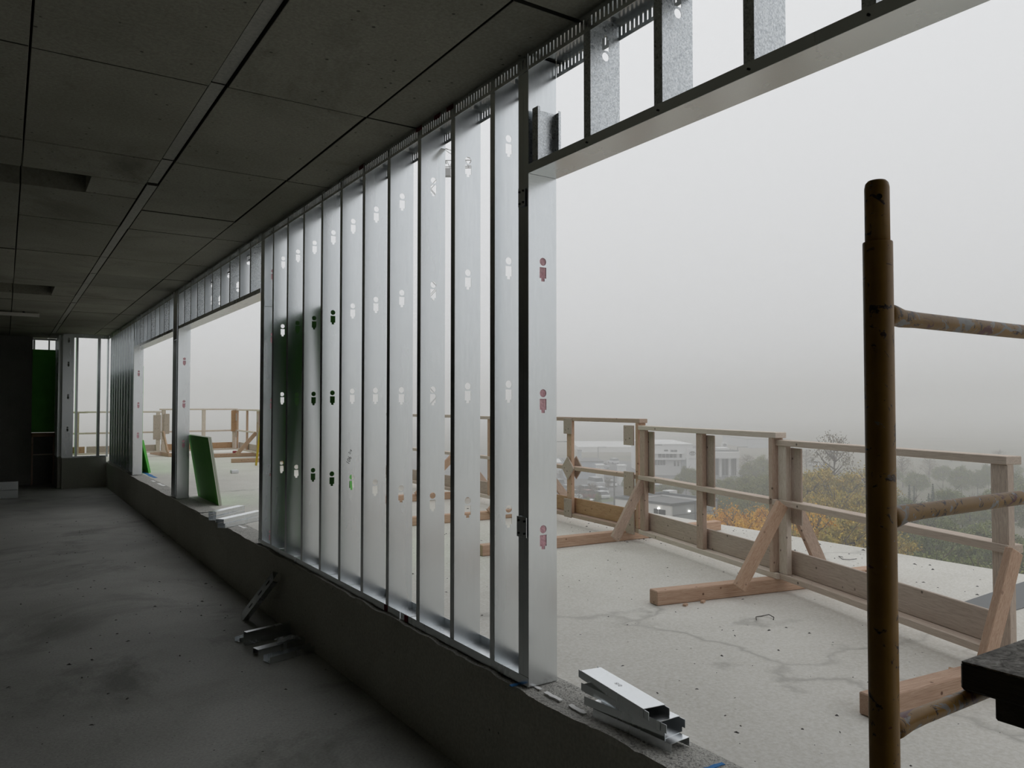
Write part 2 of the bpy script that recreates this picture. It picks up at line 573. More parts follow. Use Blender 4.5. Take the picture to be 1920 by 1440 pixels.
def u_track(parent, name, y0, y1, z, up, m=GAL, h=0.035, x0=-0.002, x1=DEP + 0.002, slots=False):
    mb = MB()
    mb.face([(x0, y0, z), (x1, y0, z), (x1, y1, z), (x0, y1, z)])
    for x in (x0, x1):
        if not slots:
            mb.face([(x, y0, z), (x, y1, z), (x, y1, z + up * h), (x, y0, z + up * h)])
            continue
        a, b = z + up * h * 0.26, z + up * h * 0.78
        mb.face([(x, y0, z), (x, y1, z), (x, y1, a), (x, y0, a)])
        mb.face([(x, y0, b), (x, y1, b), (x, y1, z + up * h), (x, y0, z + up * h)])
        k = int((y1 - y0) / 0.0254)
        for i in range(k + 1):
            c = y0 + (y1 - y0) * i / k
            c0, c1 = max(y0, c - 0.0088), min(y1, c + 0.0088)
            mb.face([(x, c0, a), (x, c1, a), (x, c1, b), (x, c0, b)])
    return mb.build(name, m, parent, thick=0.0012)


def clip(parent, y, z, h=0.09, w=0.075, x=-0.006):
    o = MB().box(x - 0.004, x, y - w / 2, y + w / 2, z - h / 2, z + h / 2).build('clip_plate', GAL, parent, bevel=0.001)
    for dy, dz in ((-0.3, -0.3), (0.3, 0.3), (0.3, -0.32), (-0.3, 0.3)):
        MB().tube([(x - 0.004, y + dy * w, z + dz * h), (x - 0.0075, y + dy * w, z + dz * h)], 0.005, 8).build('screw', M['screw'], o)


def box_jamb(parent, y, holes, z0=None, z1=None, wid=0.078):
    """two studs face to face, stuffed with pink insulation; y is the face towards the camera"""
    z0, z1 = z0 or ZT + 0.003, z1 or ZC - 0.015
    o = cstud(MB(), y, z0, z1, holes, 1, flg=wid * 0.49).build('jamb_stud', GAL, parent, thick=0.0014)
    cstud(MB(), y + wid, z0, z1, (), -1, flg=wid * 0.49).build('jamb_stud', GAL, parent, thick=0.0014)
    for h in holes:
        mb = MB().box(0.048, 0.108, y + 0.0015, y + wid - 0.012, h - 0.080, h + 0.075)
        mb.build('insulation_plug', M['pink'], parent, bevel=0.006)
    return o


# ---- main run of full-height studs between the two window openings
wall = thing('stud_wall', (0.075, 4.9, ZT), 'long run of bright full-height steel studs between the two window openings', 'stud wall')
STY = [3.08, 3.468, 3.857, 4.267, 4.658, 5.057, 5.444, 5.856, 6.263, 6.671]
studs = []
for i, y in enumerate(STY):
    off = R.uniform(-0.006, 0.006)
    studs.append(stud(wall, y, ZT + 0.003, ZC - 0.018, [h + off for h in HOLES]))
box_jamb(wall, 2.800, [1.191, 1.793, 2.380])
box_jamb(wall, 6.965, [0.62, 1.19, 1.79, 2.38, 2.95], wid=0.11)
MB().box(-0.004, 0.15, 6.95, 6.958, 1.17, 1.245).build('clip_plate', GAL, wall)
MB().box(-0.004, 0.15, 6.945, 6.962, 2.66, 2.72).build('clip_plate', GAL, wall)
u_track(wall, 'bottom_track', 4.105, 7.078, ZT + 0.001, 1, h=0.040)
u_track(wall, 'bottom_track', 2.802, 4.097, ZT + 0.001, 1, h=0.040)
u_track(wall, 'top_track', 2.80, 7.078, ZC - 0.004, -1, h=0.078, slots=True)
clip(wall, 2.842, 1.235)
clip(wall, 2.842, 2.70, h=0.085, w=0.05)
for y in (4.30, 4.02):
    MB().box(-0.0055, -0.0035, y - 0.02, y + 0.02, ZT + 0.002, ZT + 0.039).build('red_mark', M['red'], wall)
for y in (3.66, 3.52, 3.88, 4.72):                     # dashes of red paint on the slotted track
    MB().box(-0.0045, -0.003, y - 0.035, y + 0.035, ZC - 0.030, ZC - 0.006).build('red_mark', M['red'], wall)
# loose flat strap seen above one of the studs
beam('strap', (0.13, 3.75, ZC - 0.15), (0.14, 3.86, ZC - 0.11), 0.03, 0.002, GAL, wall, bevel=0)
# measurement written on one stud
Mx = Matrix.Translation((0.055, 5.057 - 0.0016, 1.395)) @ Matrix.Rotation(math.pi / 2, 4, 'X') @ Matrix.Rotation(math.radians(68), 4, 'Z')
text('handwriting', '106', 0.036, M['ink'], wall, Mx, 0.25)
Mx = Matrix.Translation((0.064, 5.057 - 0.0016, 1.452)) @ Matrix.Rotation(math.pi / 2, 4, 'X') @ Matrix.Rotation(math.radians(58), 4, 'Z')
text('handwriting', '3/4', 0.026, M['ink'], wall, Mx, 0.25)


def header(y0, y1, webs, label, holes=None, m=SPG, slots=True, seam=()):
    h = thing('window_header', (0.075, (y0 + y1) / 2, ZH - 0.04), label, 'header')
    u_track(h, 'header_track', y0, y1, ZH - 0.040, 1, h=0.040)
    u_track(h, 'top_track', y0, y1, ZC - 0.004, -1, h=0.078, slots=slots)
    for i, y in enumerate(webs):
        hs = (holes or {}).get(i, ())
        stud(h, y, ZH - 0.037, ZC - 0.018, hs, m=m if not isinstance(m, list) else m[i % len(m)], flip=-1)
    return h


h1 = header(-3.2, 2.797, [2.365 - 0.4 * i for i in range(14)], 'steel window header with spangled short studs above the scaffold', {0: (3.205,), 1: (3.21,), 4: (3.2,)})
cstud(MB(), 2.785, ZH - 0.037, 3.085, (), -1, x0=0.012, dep=0.125).build('jack_stud', SPG, h1, thick=0.0014)
for y in [2.365 - 0.4 * i + 0.02 for i in range(6)]:
    MB().tube([(-0.002, y, ZH - 0.022), (-0.007, y, ZH - 0.022)], 0.004, 8).build('screw', M['screw'], h1)
header(7.085, 11.035, [10.62 - 0.4 * i for i in range(9)], 'steel header over the window with the leaning green board', {1: (2.95,), 3: (3.0, 3.2), 4: (2.95,), 5: (3.2,), 6: (3.0,), 7: (3.22,)}, m=[SPG, GAL])
header(11.435, 15.245, [14.94 - 0.4 * i for i in range(9)], 'steel header over the farthest window opening of the long wall', {6: (3.2,)}, m=[GAL, SPG, GAL])

# ---- pier between the two far openings
pier = thing('steel_pier', (0.075, 11.23, ZT), 'narrow boxed steel pier between the two farther window openings', 'pier')
box_jamb(pier, 11.04, [1.27, 1.80, 2.37])
box_jamb(pier, 11.35, [])
MB().box(-0.006, -0.003, 11.125, 11.345, ZT + 0.004, 2.66).build('cover_sheet', GAL, pier)
MB().box(-0.006, -0.003, 11.125, 11.345, 2.668, ZC - 0.01).build('cover_sheet', GAL, pier)
u_track(pier, 'bottom_track', 11.03, 11.435, ZT + 0.001, 1)
u_track(pier, 'top_track', 11.036, 11.434, ZC - 0.004, -1, h=0.078)

# ---- last stretch of studs, sheathed outside with green board
far = thing('stud_wall', (0.075, 17.2, ZT), 'dark green-tinted studs sheathed in green board at the far corner', 'stud wall')
box_jamb(far, 15.25, [1.25, 1.79, 2.36])
for i in range(9):
    stud(far, 15.70 + 0.4 * i, ZT + 0.003, ZC - 0.018, [h for h in HOLES[1:]])
u_track(far, 'bottom_track', 15.25, YF, ZT + 0.001, 1)
u_track(far, 'top_track', 15.25, YF, ZC - 0.004, -1, h=0.078)
for i in range(3):
    y0 = 15.36 + i * 1.222
    MB().box(0.158, 0.171, y0, y0 + 1.219, ZT + 0.01, 2.50).build('sheathing_board', M['green_face'], far)

# ---- window frame in the end wall
ew = thing('end_window_frame', (-0.4, YF + 0.076, 0.655), 'steel stud frame of the tall window in the far end wall', 'window frame')


def xstud(parent, x, z0, z1, holes=(), m=GAL, dep=DEP, name='stud', flg=FLG, side=1):
    """stud in a wall that runs along X: web in the plane x"""
    mb = cstud(MB(), 0.0, z0, z1, holes, side, flg=flg, dep=dep)
    for v in mb.v: v.x, v.y = x + v.y, YF + v.x
    return mb.build(name, m, parent, thick=0.0014)


jm = MB(); web(jm, YF - 0.004, -0.89, -0.68, 0.66, ZC - 0.02, [1.28, 1.98, 2.68, 3.2])
jm.build('jamb_stud', GAL, ew, thick=0.0014)
jm = MB(); jm.face([(-0.68, YF - 0.004, 0.66), (-0.68, YF + 0.15, 0.66), (-0.68, YF + 0.15, ZC - 0.02), (-0.68, YF - 0.004, ZC - 0.02)])
jm.build('jamb_stud', GAL, ew, thick=0.0014)
MB().box(-0.86, -0.72, YF + 0.03, YF + 0.05, 0.66, ZC - 0.03).build('dark_hole_backing', M['wall_concrete'], ew)  # dark sheet added behind the jamb so its holes read as shade
xstud(ew, -0.64, 0.66, ZC - 0.02)
xstud(ew, -0.225, 0.66, ZC - 0.02, flg=0.055)
xstud(ew, -0.035, 0.66, ZC - 0.02, flg=0.03)
MB().box(-0.88, -0.004, YF - 0.003, YF + 0.15, 0.656, 0.66).box(-0.88, -0.004, YF - 0.005, YF - 0.003, 0.656, 0.69).build('bottom_track', GAL, ew)
MB().box(-0.88, -0.004, YF - 0.003, YF + 0.15, ZC - 0.008, ZC - 0.005).box(-0.88, -0.004, YF - 0.005, YF - 0.003, ZC - 0.085, ZC - 0.005).build('top_track', GAL, ew)

# ---- recess beside it: return wall of studs, green board, timber door head
rc = thing('recess_framing', (-1.15, 20.6, 0), 'dark recess at the far end with green board, a top light and timber head', 'partition')
for i in range(4):
    mb = cstud(MB(), YF + 0.32 + 0.4 * i, 0.66, ZC - 0.02, (), 1, x0=-0.955)
    mb.build('stud', GAL, rc, thick=0.0014)
MB().box(-0.80, -0.788, YF + 0.15, 20.89, 0.66, ZC - 0.02).build('sheathing_board', M['green_face'], rc)
MB().box(-1.405, -0.957, 20.74, 20.752, 1.17, 3.07).build('sheathing_board', M['green_face'], rc)
for x in (-1.40, -1.10, -0.96):
    MB().box(x, x + 0.041 if x < -1.3 or x > -1 else x + 0.03, 20.756, 20.83, 1.17, ZC - 0.03).build('stud', GAL, rc)
MB().box(-1.405, -0.957, 20.66, 20.74, ZC - 0.06, ZC - 0.02).build('top_track', GAL, rc)
MB().box(-1.405, -0.90, 20.50, 20.64, 1.075, 1.165).build('door_head', M['orange_plywood'], rc, bevel=0.004)
MB().box(-0.99, -0.955, 20.50, 20.64, 0.0, 1.072).build('door_post', M['worn_lumber'], rc, bevel=0.004)
MB().box(-1.405, -1.37, 20.50, 20.54, 0.0, 1.072).build('door_post', M['worn_lumber'], rc, bevel=0.004)
MB().box(-1.405, -0.957, 20.755, 20.79, 0.0, 1.165).build('dark_opening_fill', M['wall_concrete'], rc)  # dark wall added to stand for the black opening behind the frame
MB().box(-1.37, -0.99, 20.60, 20.64, 0.66, 0.685).build('door_rail', M['grey_lumber'], rc)

# ---- batten lamp under the far ceiling
lamp = thing('ceiling_lamp', (-2.2, 15.15, ZC - 0.08), 'unlit pale batten lamp under the dark ceiling near the end wall', 'lamp')
MB().box(-2.9, -1.465, 15.08, 15.22, ZC - 0.075, ZC - 0.03).build('housing', M['batten'], lamp, bevel=0.006)
MB().box(-1.475, -1.462, 15.075, 15.225, ZC - 0.08, ZC - 0.028).build('end_cap', M['batten'], lamp)
for x in (-2.7, -1.7):
    MB().box(x, x + 0.03, 15.13, 15.17, ZC - 0.03, ZC + 0.0).build('bracket', M['screw'], lamp)

# =================================================================== SHEATHING BOARDS LEANING OUTSIDE
def lean_board(p_bot0, p_bot1, p_top0, p_top1, t, label, n=1, edge='gypsum'):
    p = [Vector(q) for q in (p_bot0, p_bot1, p_top1, p_top0)]
    nrm = (p[1] - p[0]).cross(p[3] - p[0]).normalized()
    if nrm.x < 0: nrm = -nrm                        # outwards
    root = thing('sheathing_board', (p[0] + p[1]) / 2, label, 'board')
    for k in range(n):
        o = nrm * (k * (t + 0.004))
        MB().hexa([q + o for q in p] + [q + o + nrm * t for q in p]).build('core', M[edge], root)
        for s, e in ((0.0, -0.001), (t, 0.001)):
            a = o + nrm * s
            MB().hexa([q + a for q in p] + [q + a + nrm * e for q in p]).build('face_sheet', M['green_face'], root)
    return root


lean_board((0.30, 9.965, ZT + 0.002), (0.30, 11.185, ZT + 0.002), (0.165, 9.965, 1.385), (0.165, 11.185, 1.385), 0.016, 'green boards leaning outside the boxed steel pier, white edges showing', 2)
lean_board((0.31, 5.56, ZT + 0.002), (0.31, 6.78, ZT + 0.002), (0.160, 5.56, 2.56), (0.160, 6.78, 2.56), 0.016, 'tall green board leaning outside behind the middle studs', 1, 'green_edge')
bb_ = at(279, 887, 2, ZT)
tt_ = at(266, 826, 0, 0.178)
lean_board((bb_.x, bb_.y, ZT + 0.002), (bb_.x, bb_.y + 1.2, ZT + 0.002), (0.178, bb_.y, tt_.z), (0.178, bb_.y + 1.2, tt_.z), 0.016, 'green board leaning just outside the farthest window opening', 2, 'green_edge')

# =================================================================== LOOSE CHANNELS
def channel(name, p0, p1, wid, hgt, label, up=(0, 0, 1), open_up=False, group=None, lip=False, m=GAL):
    """steel channel lying from p0 to p1 (p = centre of the bottom)"""
    p0, p1 = Vector(p0), Vector(p1)
    d = p1 - p0
    L, x = d.length, d.normalized()
    z = (Vector(up) - x * Vector(up).dot(x)).normalized()
    y = z.cross(x)
    mb = MB()
    zb = 0.0 if open_up else hgt
    zo = hgt if open_up else 0.0
    a, b = -L / 2, L / 2
    mb.face([(a, -wid / 2, zb), (b, -wid / 2, zb), (b, wid / 2, zb), (a, wid / 2, zb)])
    for s in (-1, 1):
        yy = s * wid / 2
        mb.face([(a, yy, zb), (b, yy, zb), (b, yy, zo), (a, yy, zo)])
        if lip:
            mb.face([(a, yy, zo), (b, yy, zo), (b, yy - s * 0.012, zo), (a, yy - s * 0.012, zo)])
    o = link(name, mb.mesh(name), m)
    md = o.modifiers.new('sheet', 'SOLIDIFY'); md.thickness = 0.0016; md.offset = 0
    c = (p0 + p1) / 2 + z * 0.001
    o.matrix_world = Matrix(((x.x, y.x, z.x, c.x), (x.y, y.y, z.y, c.y), (x.z, y.z, z.z, c.z), (0, 0, 0, 1)))
    return tag(o, label, 'steel channel', group)


G4 = 'offcuts stacked on the kerb beside the scaffold'
# stack at the right: four short boxed offcuts, each swung a little from the one below
def gp(x, y, z): return at(x, y, 2, z)
H = 0.032
stack = [((1112, 1329), (1258.5, 1396), 0, False, 'bottom channel of the offcut stack on the kerb by the scaffold'),
         ((1095.5, 1306), (1247, 1368.5), 1, True, 'second channel from the bottom of the stack on the kerb'),
         ((1095, 1283), (1237.5, 1354), 2, False, 'third channel up of the stack on the kerb, open end showing'),
         ((1089, 1258), (1206, 1330), 3, False, 'topmost pale channel of the stack on the kerb by the scaffold')]
for (a, b, k, op, lab) in stack:                     # a, b: the two top corners of the side facing the room
    zt_ = ZT + 0.002 + (k + 1) * (H + 0.001)
    p0, p1 = gp(*a, zt_), gp(*b, zt_)
    wid = 0.096
    nrm = (p1 - p0).normalized().cross(Vector((0, 0, -1)))
    if nrm.x < 0: nrm = -nrm
    p0, p1 = p0 + nrm * wid / 2, p1 + nrm * wid / 2
    L_ = (p1 - p0).length
    p0.z = p1.z = zt_ - H
    o = channel('channel_offcut', p0, p1, wid, H, lab, open_up=op, group=G4)
    if k in (2, 3):                                  # a second piece nested inside pokes out at both ends
        for nm, e0, e1 in (('nested_flange', -0.022, -L_ + 0.10), ('nested_flange', L_ - 0.10, 0.030)):
            for sg in (-1, 1):
                i = MB().box(-L_ / 2 + e0, L_ / 2 + e1, sg * (wid / 2 - 0.003) - 0.001, sg * (wid / 2 - 0.003) + 0.001, 0.0, H - 0.002)
                link(nm, i.mesh(nm), GAL, o)
    if k == 3:
        Mx = Matrix.Translation((-0.02, 0.005, H + 0.0022)) @ Matrix.Rotation(math.pi, 4, 'Z')
        text('handwriting', '0.15', 0.022, M['ink'], o, Mx, 0.2, True)

# offcuts poking over the kerb in the second opening
G5 = 'offcuts poking over the kerb in the second window'
for (a, b, z, op, lab) in [((398, 976), (452, 964), 0.0, True, 'lower offcut of the farther pair poking over the kerb'),
                           ((398, 975), (452, 962), 0.045, False, 'upper foil-bright offcut of the farther pair poking over the kerb'),
                           ((415, 990), (486, 974), 0.0, True, 'lower offcut of the nearer pair poking over the kerb'),
                           ((412, 990), (488, 972), 0.045, False, 'upper offcut of the nearer pair poking over the kerb')]:
    p0, p1 = gp(*a, ZT + 0.003), gp(*b, ZT + 0.003)
    p0.z = p1.z = ZT + 0.003 + z
    channel('channel_offcut', p0, p1, 0.092, 0.042, lab, open_up=op, group=G5, lip=True)

# channels on the dark floor by the kerb
G6 = 'channels on the floor below the kerb'
f = lambda x, y: Vector((at(x, y, 2, 0).x, at(x, y, 2, 0).y, 0.003))
q0 = f(462, 1211); q1 = f(572, 1184)
side = Vector((0, 0, 1)).cross((q1 - q0).normalized())
if side.y < 0: side = -side
channel('channel_offcut', q0 + Vector((0, 0, 0.048)), q1 + Vector((0, 0, 0.048)), 0.092, 0.04, 'channel standing on edge behind the others on the floor', up=side, group=G6)
channel('channel_offcut', f(452, 1207) + side * 0.06, f(490, 1196) + side * 0.06, 0.06, 0.03, 'short channel end poking out behind the floor channels', open_up=True, group=G6)
o = channel('channel_offcut', f(479, 1229), f(572, 1205), 0.075, 0.042, 'narrow channel lying upside down under a plastic bag', group=G6)
channel('channel_offcut', f(500, 1243), f(597, 1217), 0.085, 0.042, 'front channel lying open side up on the dark floor', open_up=True, group=G6)
pb = f(540, 1213)
mb = MB()
gx = 9
vv = [[Vector((pb.x + (i - 4) * 0.022 + R.uniform(-.006, .006), pb.y + (j - 2.5) * 0.022 + R.uniform(-.006, .006), 0.052 + 0.02 * math.exp(-((i - 4) ** 2 + (j - 2.5) ** 2) / 9) + R.uniform(0, 0.012))) for j in range(6)] for i in range(gx)]
for i in range(gx - 1):
    for j in range(5):
        mb.face([vv[i][j], vv[i + 1][j], vv[i + 1][j + 1], vv[i][j + 1]])
tag(mb.build('plastic_bag', M['plastic'], thick=0.0015), 'crumpled clear plastic bag lying on the floor channels', 'plastic bag')
# the one leaning on the kerb
b0, t0 = f(462, 1160), at(521, 1082, 0, -0.075)
b0.z = 0.004
ln = channel('channel_offcut', b0, t0, 0.092, 0.04, 'slotted channel leaning against the kerb', up=(-1, -0.3, 0.6), lip=True)
for t in (-0.12, 0.06, 0.2):
    mb = MB().box(t - 0.03, t + 0.03, -0.006, 0.006, 0.0395, 0.0425)
    link('slot', mb.mesh('slot'), M['screw'], ln)
# bundle of studs at the far left
G7 = 'stud bundle on the far floor'
for k, (z, dy) in enumerate(((0.003, 0), (0.165, 0.02))):
    for j in range(2):
        channel('spare_stud', (-3.4, 17.75 + dy + j * 0.055, z + 0.08), (-1.68, 17.75 + dy + j * 0.055, z + 0.08), 0.152, 0.05,
                '%s stud of the %s pair in the bundle on the far floor' % (('front', 'rear')[j], ('lower', 'upper')[k]), up=(0, -1, 0), group=G7, lip=True)

# paint marks on the kerb top
def mark(name, pts, m, label, group=None):
    for ki, (a, b, wd) in enumerate(pts):
        mb = MB()
        p, q = at(*a, 2, ZT), at(*b, 2, ZT)
        d = (q - p).normalized(); s = Vector((-d.y, d.x, 0)) * wd
        k = 7
        L = [p.lerp(q, i / k) + s * R.uniform(0.5, 1.0) for i in range(k + 1)]
        Rr = [p.lerp(q, i / k) - s * R.uniform(0.5, 1.0) for i in range(k + 1)]
        for i in range(k):
            lo = [L[i], L[i + 1], Rr[i + 1], Rr[i]]
            kz = lambda v: ZT - 0.004 * max(0.0, min(1.0, 1 - (v.x + 0.03) / 0.215))
            mb.hexa([(v.x, v.y, kz(v) - 0.003) for v in lo] + [(v.x, v.y, kz(v) + 0.0012) for v in lo])
        tag(mb.build(name, m), label % ('first', 'second', 'third', 'fourth')[ki] if '%s' in label else label, 'paint mark', group)


mark('chalk_dash', [((995, 1282), (1014, 1291), 0.012), ((1022, 1296), (1052, 1312), 0.013), ((1068, 1320), (1098, 1336), 0.014), ((1232, 1412), (1275, 1429), 0.014)], M['chalk'], 'white chalk dash on the rough kerb top, %s from the corner stud', 'chalk dashes on the near kerb')
mark('blue_mark', [((957, 1284), (986, 1276), 0.012)], M['blue'], 'blue paint dash on the kerb below the corner stud')
mark('blue_mark', [((1312, 1445), (1356, 1431), 0.012)], M['blue'], 'blue paint dash on the kerb at the bottom edge of view')
mark('chalk_dash', [((250, 879), (262, 884), 0.03), ((284, 901), (290, 903), 0.03), ((296, 906), (308, 911), 0.03)], M['chalk'], 'short white chalk dash on the farthest kerb, %s from the end wall', 'chalk dashes on the far kerb')
mark('blue_mark', [((266, 884), (292, 896), 0.05)], M['blue'], 'blue smear on the kerb of the farthest opening')
mark('chalk_dash', [((444, 985), (460, 990), 0.025), ((372, 955), (385, 957), 0.02)], M['chalk'], 'white chalk smear on the kerb, %s nearest the poking offcuts', 'chalk smears on the middle kerb')

# =================================================================== SCAFFOLD
PX, PY = -0.812, 0.676
sc = thing('scaffold', (PX, PY, 0), 'mustard scaffold frame with chipped paint standing in the near window opening', 'scaffold')
ZU = 2.017
MB().tube([(PX, PY, 0.0), (PX, PY, 0.06), (PX, PY, ZU - 0.002), (PX, PY, ZU)], [0.0214, 0.0214, 0.0214, 0.0208], 28).build('post', M['post_paint'], sc, smooth=True)
cp = MB().tube([(PX, PY, ZU - 0.02), (PX, PY, ZU + 0.083), (PX, PY, ZU + 0.090), (PX, PY, ZU + 0.094)], [0.0178, 0.0178, 0.0165, 0.013], 24).build('coupling_pin', M['post_paint'], sc, smooth=True)
d = Vector((EYE.x - PX + 0.35, EYE.y - PY, 0)).normalized()
hc = Vector((PX, PY, ZU + 0.066)) + d * 0.0176
MB().tube([hc - d * 0.002, hc + d * 0.0008], 0.0042, 12).build('pin_hole', M['screw'], cp)
MB().box(PX - 0.06, PX + 0.06, PY - 0.06, PY + 0.06, 0.0, 0.006).build('base_plate', M['post_paint'], sc)
PX2 = PX + 1.52
MB().tube([(PX2, PY, ZT), (PX2, PY, ZU), (PX2, PY, ZU + 0.001)], [0.0214, 0.0214, 0.0205], 20).build('post', M['post_paint'], sc, smooth=True)
for z, sag in ((1.908, -0.004), (1.596, 0.004), (1.278, 0.002)):
    a = PX + 0.012
    xs = [a, a + 0.022, a + 0.05, a + 0.09, PX + 0.4, PX2 - 0.10, PX2 - 0.04, PX2 - 0.012]
    rr = [0.0165, 0.0160, 0.0142, 0.0128, 0.0128, 0.0128, 0.015, 0.0165]
    MB().tube([(x, PY, z + (sag if 0.05 < x - PX < 1.4 else 0)) for x in xs], rr, 20).build('rung', M['rung_paint'], sc, smooth=True)
# plank resting on the lowest rung
zp = 1.278 + 0.0152
pl = thing('scaffold_plank', (-0.46, 0.3, zp), 'dark weathered plank end resting on the lowest scaffold rung', 'plank')
MB().box(-0.580, -0.340, -0.9, 0.682, zp, zp + 0.046).build('board', M['shaded_plank'], pl, bevel=0.004)
MB().box(-0.578, -0.342, -0.898, 0.680, zp + 0.0445, zp + 0.0475).build('lit_worn_top', M['plank_top'], pl)
MB().box(-0.572, -0.35, 0.50, 0.632, zp - 0.036, zp + 0.001).build('cleat', M['shaded_plank'], pl, bevel=0.003)

# =================================================================== TIMBER GUARD RAILS
ZB = ZT + 0.089


def rail(p0, p1, h, label, posts=(0.0, 1.0), mats=('worn_lumber', 'grey_lumber', 'plywood'), gussets=(), strips=(), diamond=(), mid=0.50, name='guard_rail', toe=None, edge_posts=()):
    """one nailed panel from p0 to p1 (x, y); h = top above the terrace"""
    a, b = Vector((*p0, ZB)), Vector((*p1, ZB))
    u = (b - a).normalized()
    nrm = Vector((u.y, -u.x, 0))
    ctr = (a + b) / 2
    if nrm.dot(Vector((3, 9, 0)) - Vector((-1, 9, 0))) < 0 and abs(nrm.x) > 0.3: nrm = -nrm
    if abs(nrm.x) <= 0.3 and nrm.y < 0: nrm = -nrm      # outwards
    root = thing(name, ctr, label, 'guard rail', 'timber guard rails round the terrace')
    post, rl, ply = (M[k] for k in mats)
    zt = ZT + h
    Z = Vector((0, 0, 1))
    e = u * 0.045
    beam('top_rail', a + Z * (zt - ZB - 0.019) - e, b + Z * (zt - ZB - 0.019) + e, 0.089, 0.038, rl, root)
    beam('mid_rail', a + Z * mid - e, b + Z * mid + e, 0.089, 0.038, rl, root)
    beam('bottom_plate', a + Z * 0.019 - e, b + Z * 0.019 + e, 0.089, 0.038, rl, root)
    beam('toe_board', a + Z * 0.115 + nrm * 0.030, b + Z * 0.115 + nrm * 0.030, 0.018, 0.15, M[toe] if toe else ply, root)
    for t in posts:
        p = a.lerp(b, t)
        beam('post', p + Z * 0.038, p + Z * (zt - ZB - 0.038), 0.089, 0.038, post, root, up=nrm, shift=(0, -0.018))
    for t in edge_posts:                                 # post turned edge-on at a panel end
        p = a.lerp(b, t)
        beam('post', p + Z * 0.038, p + Z * (zt - ZB - 0.038), 0.038, 0.089, post, root, up=nrm)
    for t in strips:                                     # plywood strip beside a post, upper half
        p = a.lerp(b, t) + u * 0.055 + nrm * 0.012
        beam('plywood_strip', p + Z * (mid - 0.13), p + Z * (zt - ZB - 0.05), 0.11, 0.014, ply, root, up=nrm)
    for t, zc, s in gussets:
        p = a.lerp(b, t) - nrm * 0.052 + Z * zc
        beam('gusset', p - u * s[0] / 2, p + u * s[0] / 2, 0.014, s[1], ply, root)
    for t in diamond:
        for q in (-0.052, 0.052):
            p = a.lerp(b, t) + nrm * q + Z * mid
            beam('gusset', p - (u + Z).normalized() * 0.085, p + (u + Z).normalized() * 0.085, 0.014, 0.17, ply, root, up=(Z - u).normalized())
    return root, u, nrm


def foot(p0, p1, at_rail, label, inner=True, outer=True, hz=0.55, m='fresh_lumber', far=0.6, ms=None):
    """sleeper lying across under the rail with diagonal struts up to it"""
    a, b = Vector((*p0, ZT + 0.045)), Vector((*p1, ZT + 0.045))
    root = thing('rail_support', ((a + b) / 2) - Vector((0, 0, 0.044)), label, 'support', 'sleepers and struts bracing the guard rails')
    beam('sleeper', a, b, 0.089, 0.088, M[m], root, bevel=0.005)
    u = (b - a).normalized()
    c = Vector((*at_rail, ZB))
    side = Vector((-u.y, u.x, 0))
    if inner:
        beam('strut', c - u * far + Vector((0, 0, -0.01)) - side * 0.06, c - u * 0.05 + Vector((0, 0, hz)) - side * 0.06, 0.034, 0.089, M[ms or m], root)
    if outer:
        beam('strut', c + u * far * 0.8 + Vector((0, 0, -0.01)) - side * 0.06, c + u * 0.05 + Vector((0, 0, hz)) - side * 0.06, 0.034, 0.089, M['worn_lumber'], root)
    return root


J1, J0, JE = (2.358, 3.296), (2.856, 5.161), (1.845, 1.70)
rail((2.385, 3.285), JE, 1.000, 'pale weathered guard rail panel nearest the scaffold', posts=(0.01, 1.0), mats=('grey_lumber', 'grey_lumber', 'plywood'), strips=(0.03,))
rail((2.840, 5.11), (2.375, 3.345), 1.050, 'guard rail panel before the orange trees, plain post in its middle', posts=(0.01, 0.515), strips=(0.02, 0.53), edge_posts=(0.995,))
rail((2.872, 5.20), (3.06, 7.12), 1.110, 'guard rail panel with a diamond plywood patch on its post', posts=(0.60,), edge_posts=(0.0,), mats=('fresh_lumber', 'worn_lumber', 'plywood'),
     gussets=((0.055, 0.87, (0.15, 0.18)), (0.055, 0.43, (0.15, 0.22)), (0.055, 0.09, (0.16, 0.22)), (0.60, 0.93, (0.15, 0.16)), (0.60, 0.09, (0.14, 0.19))), diamond=(0.60,), toe='orange_plywood')
nodes = [(3.07, 7.18), (3.13, 9.05), (3.18, 11.0), (3.21, 13.0), (3.22, 15.0), (3.2, 17.0), (3.2, 18.9), (3.24, 21.1)]
labs = ['guard rail panel second beyond the diamond patch, seen through the stud gaps', 'guard rail panel third beyond the diamond patch, behind the studs', 'guard rail panel fourth beyond the diamond patch, behind the studs',
        'guard rail panel fifth beyond the diamond patch, behind the studs', 'guard rail panel seen end-on just before the yellow ladder', 'guard rail panel end-on behind the yellow ladder', 'end guard rail panel running into the far corner of the terrace']
for i, (a, b) in enumerate(zip(nodes, nodes[1:])):
    rail((a[0], a[1] + 0.03), (b[0], b[1] - 0.03), 1.10 + 0.008 * i, labs[i], posts=(0.01, 0.5, 0.99), mats=('worn_lumber' if i % 2 else 'fresh_lumber', 'grey_lumber', 'plywood'),
         gussets=((0.98, 0.85, (0.15, 0.2)), (0.98, 0.42, (0.15, 0.2))) if i > 3 else ())
rail((3.20, 21.20), (1.34, 20.80), 1.165, 'far guard rail panel seen in the second opening above the green boards', posts=(0.02, 0.45, 0.98), mats=('grey_lumber', 'grey_lumber', 'orange_plywood'), gussets=((0.03, 0.75, (0.16, 0.55)),))
rail((1.28, 20.78), (-0.30, 20.60), 1.105, 'far guard rail panel seen in the farthest opening, broad post patched with plywood', posts=(0.02, 0.5), mats=('grey_lumber', 'grey_lumber', 'plywood'), gussets=((0.04, 0.62, (0.18, 0.6)), (-0.10, 0.70, (0.13, 0.5))))
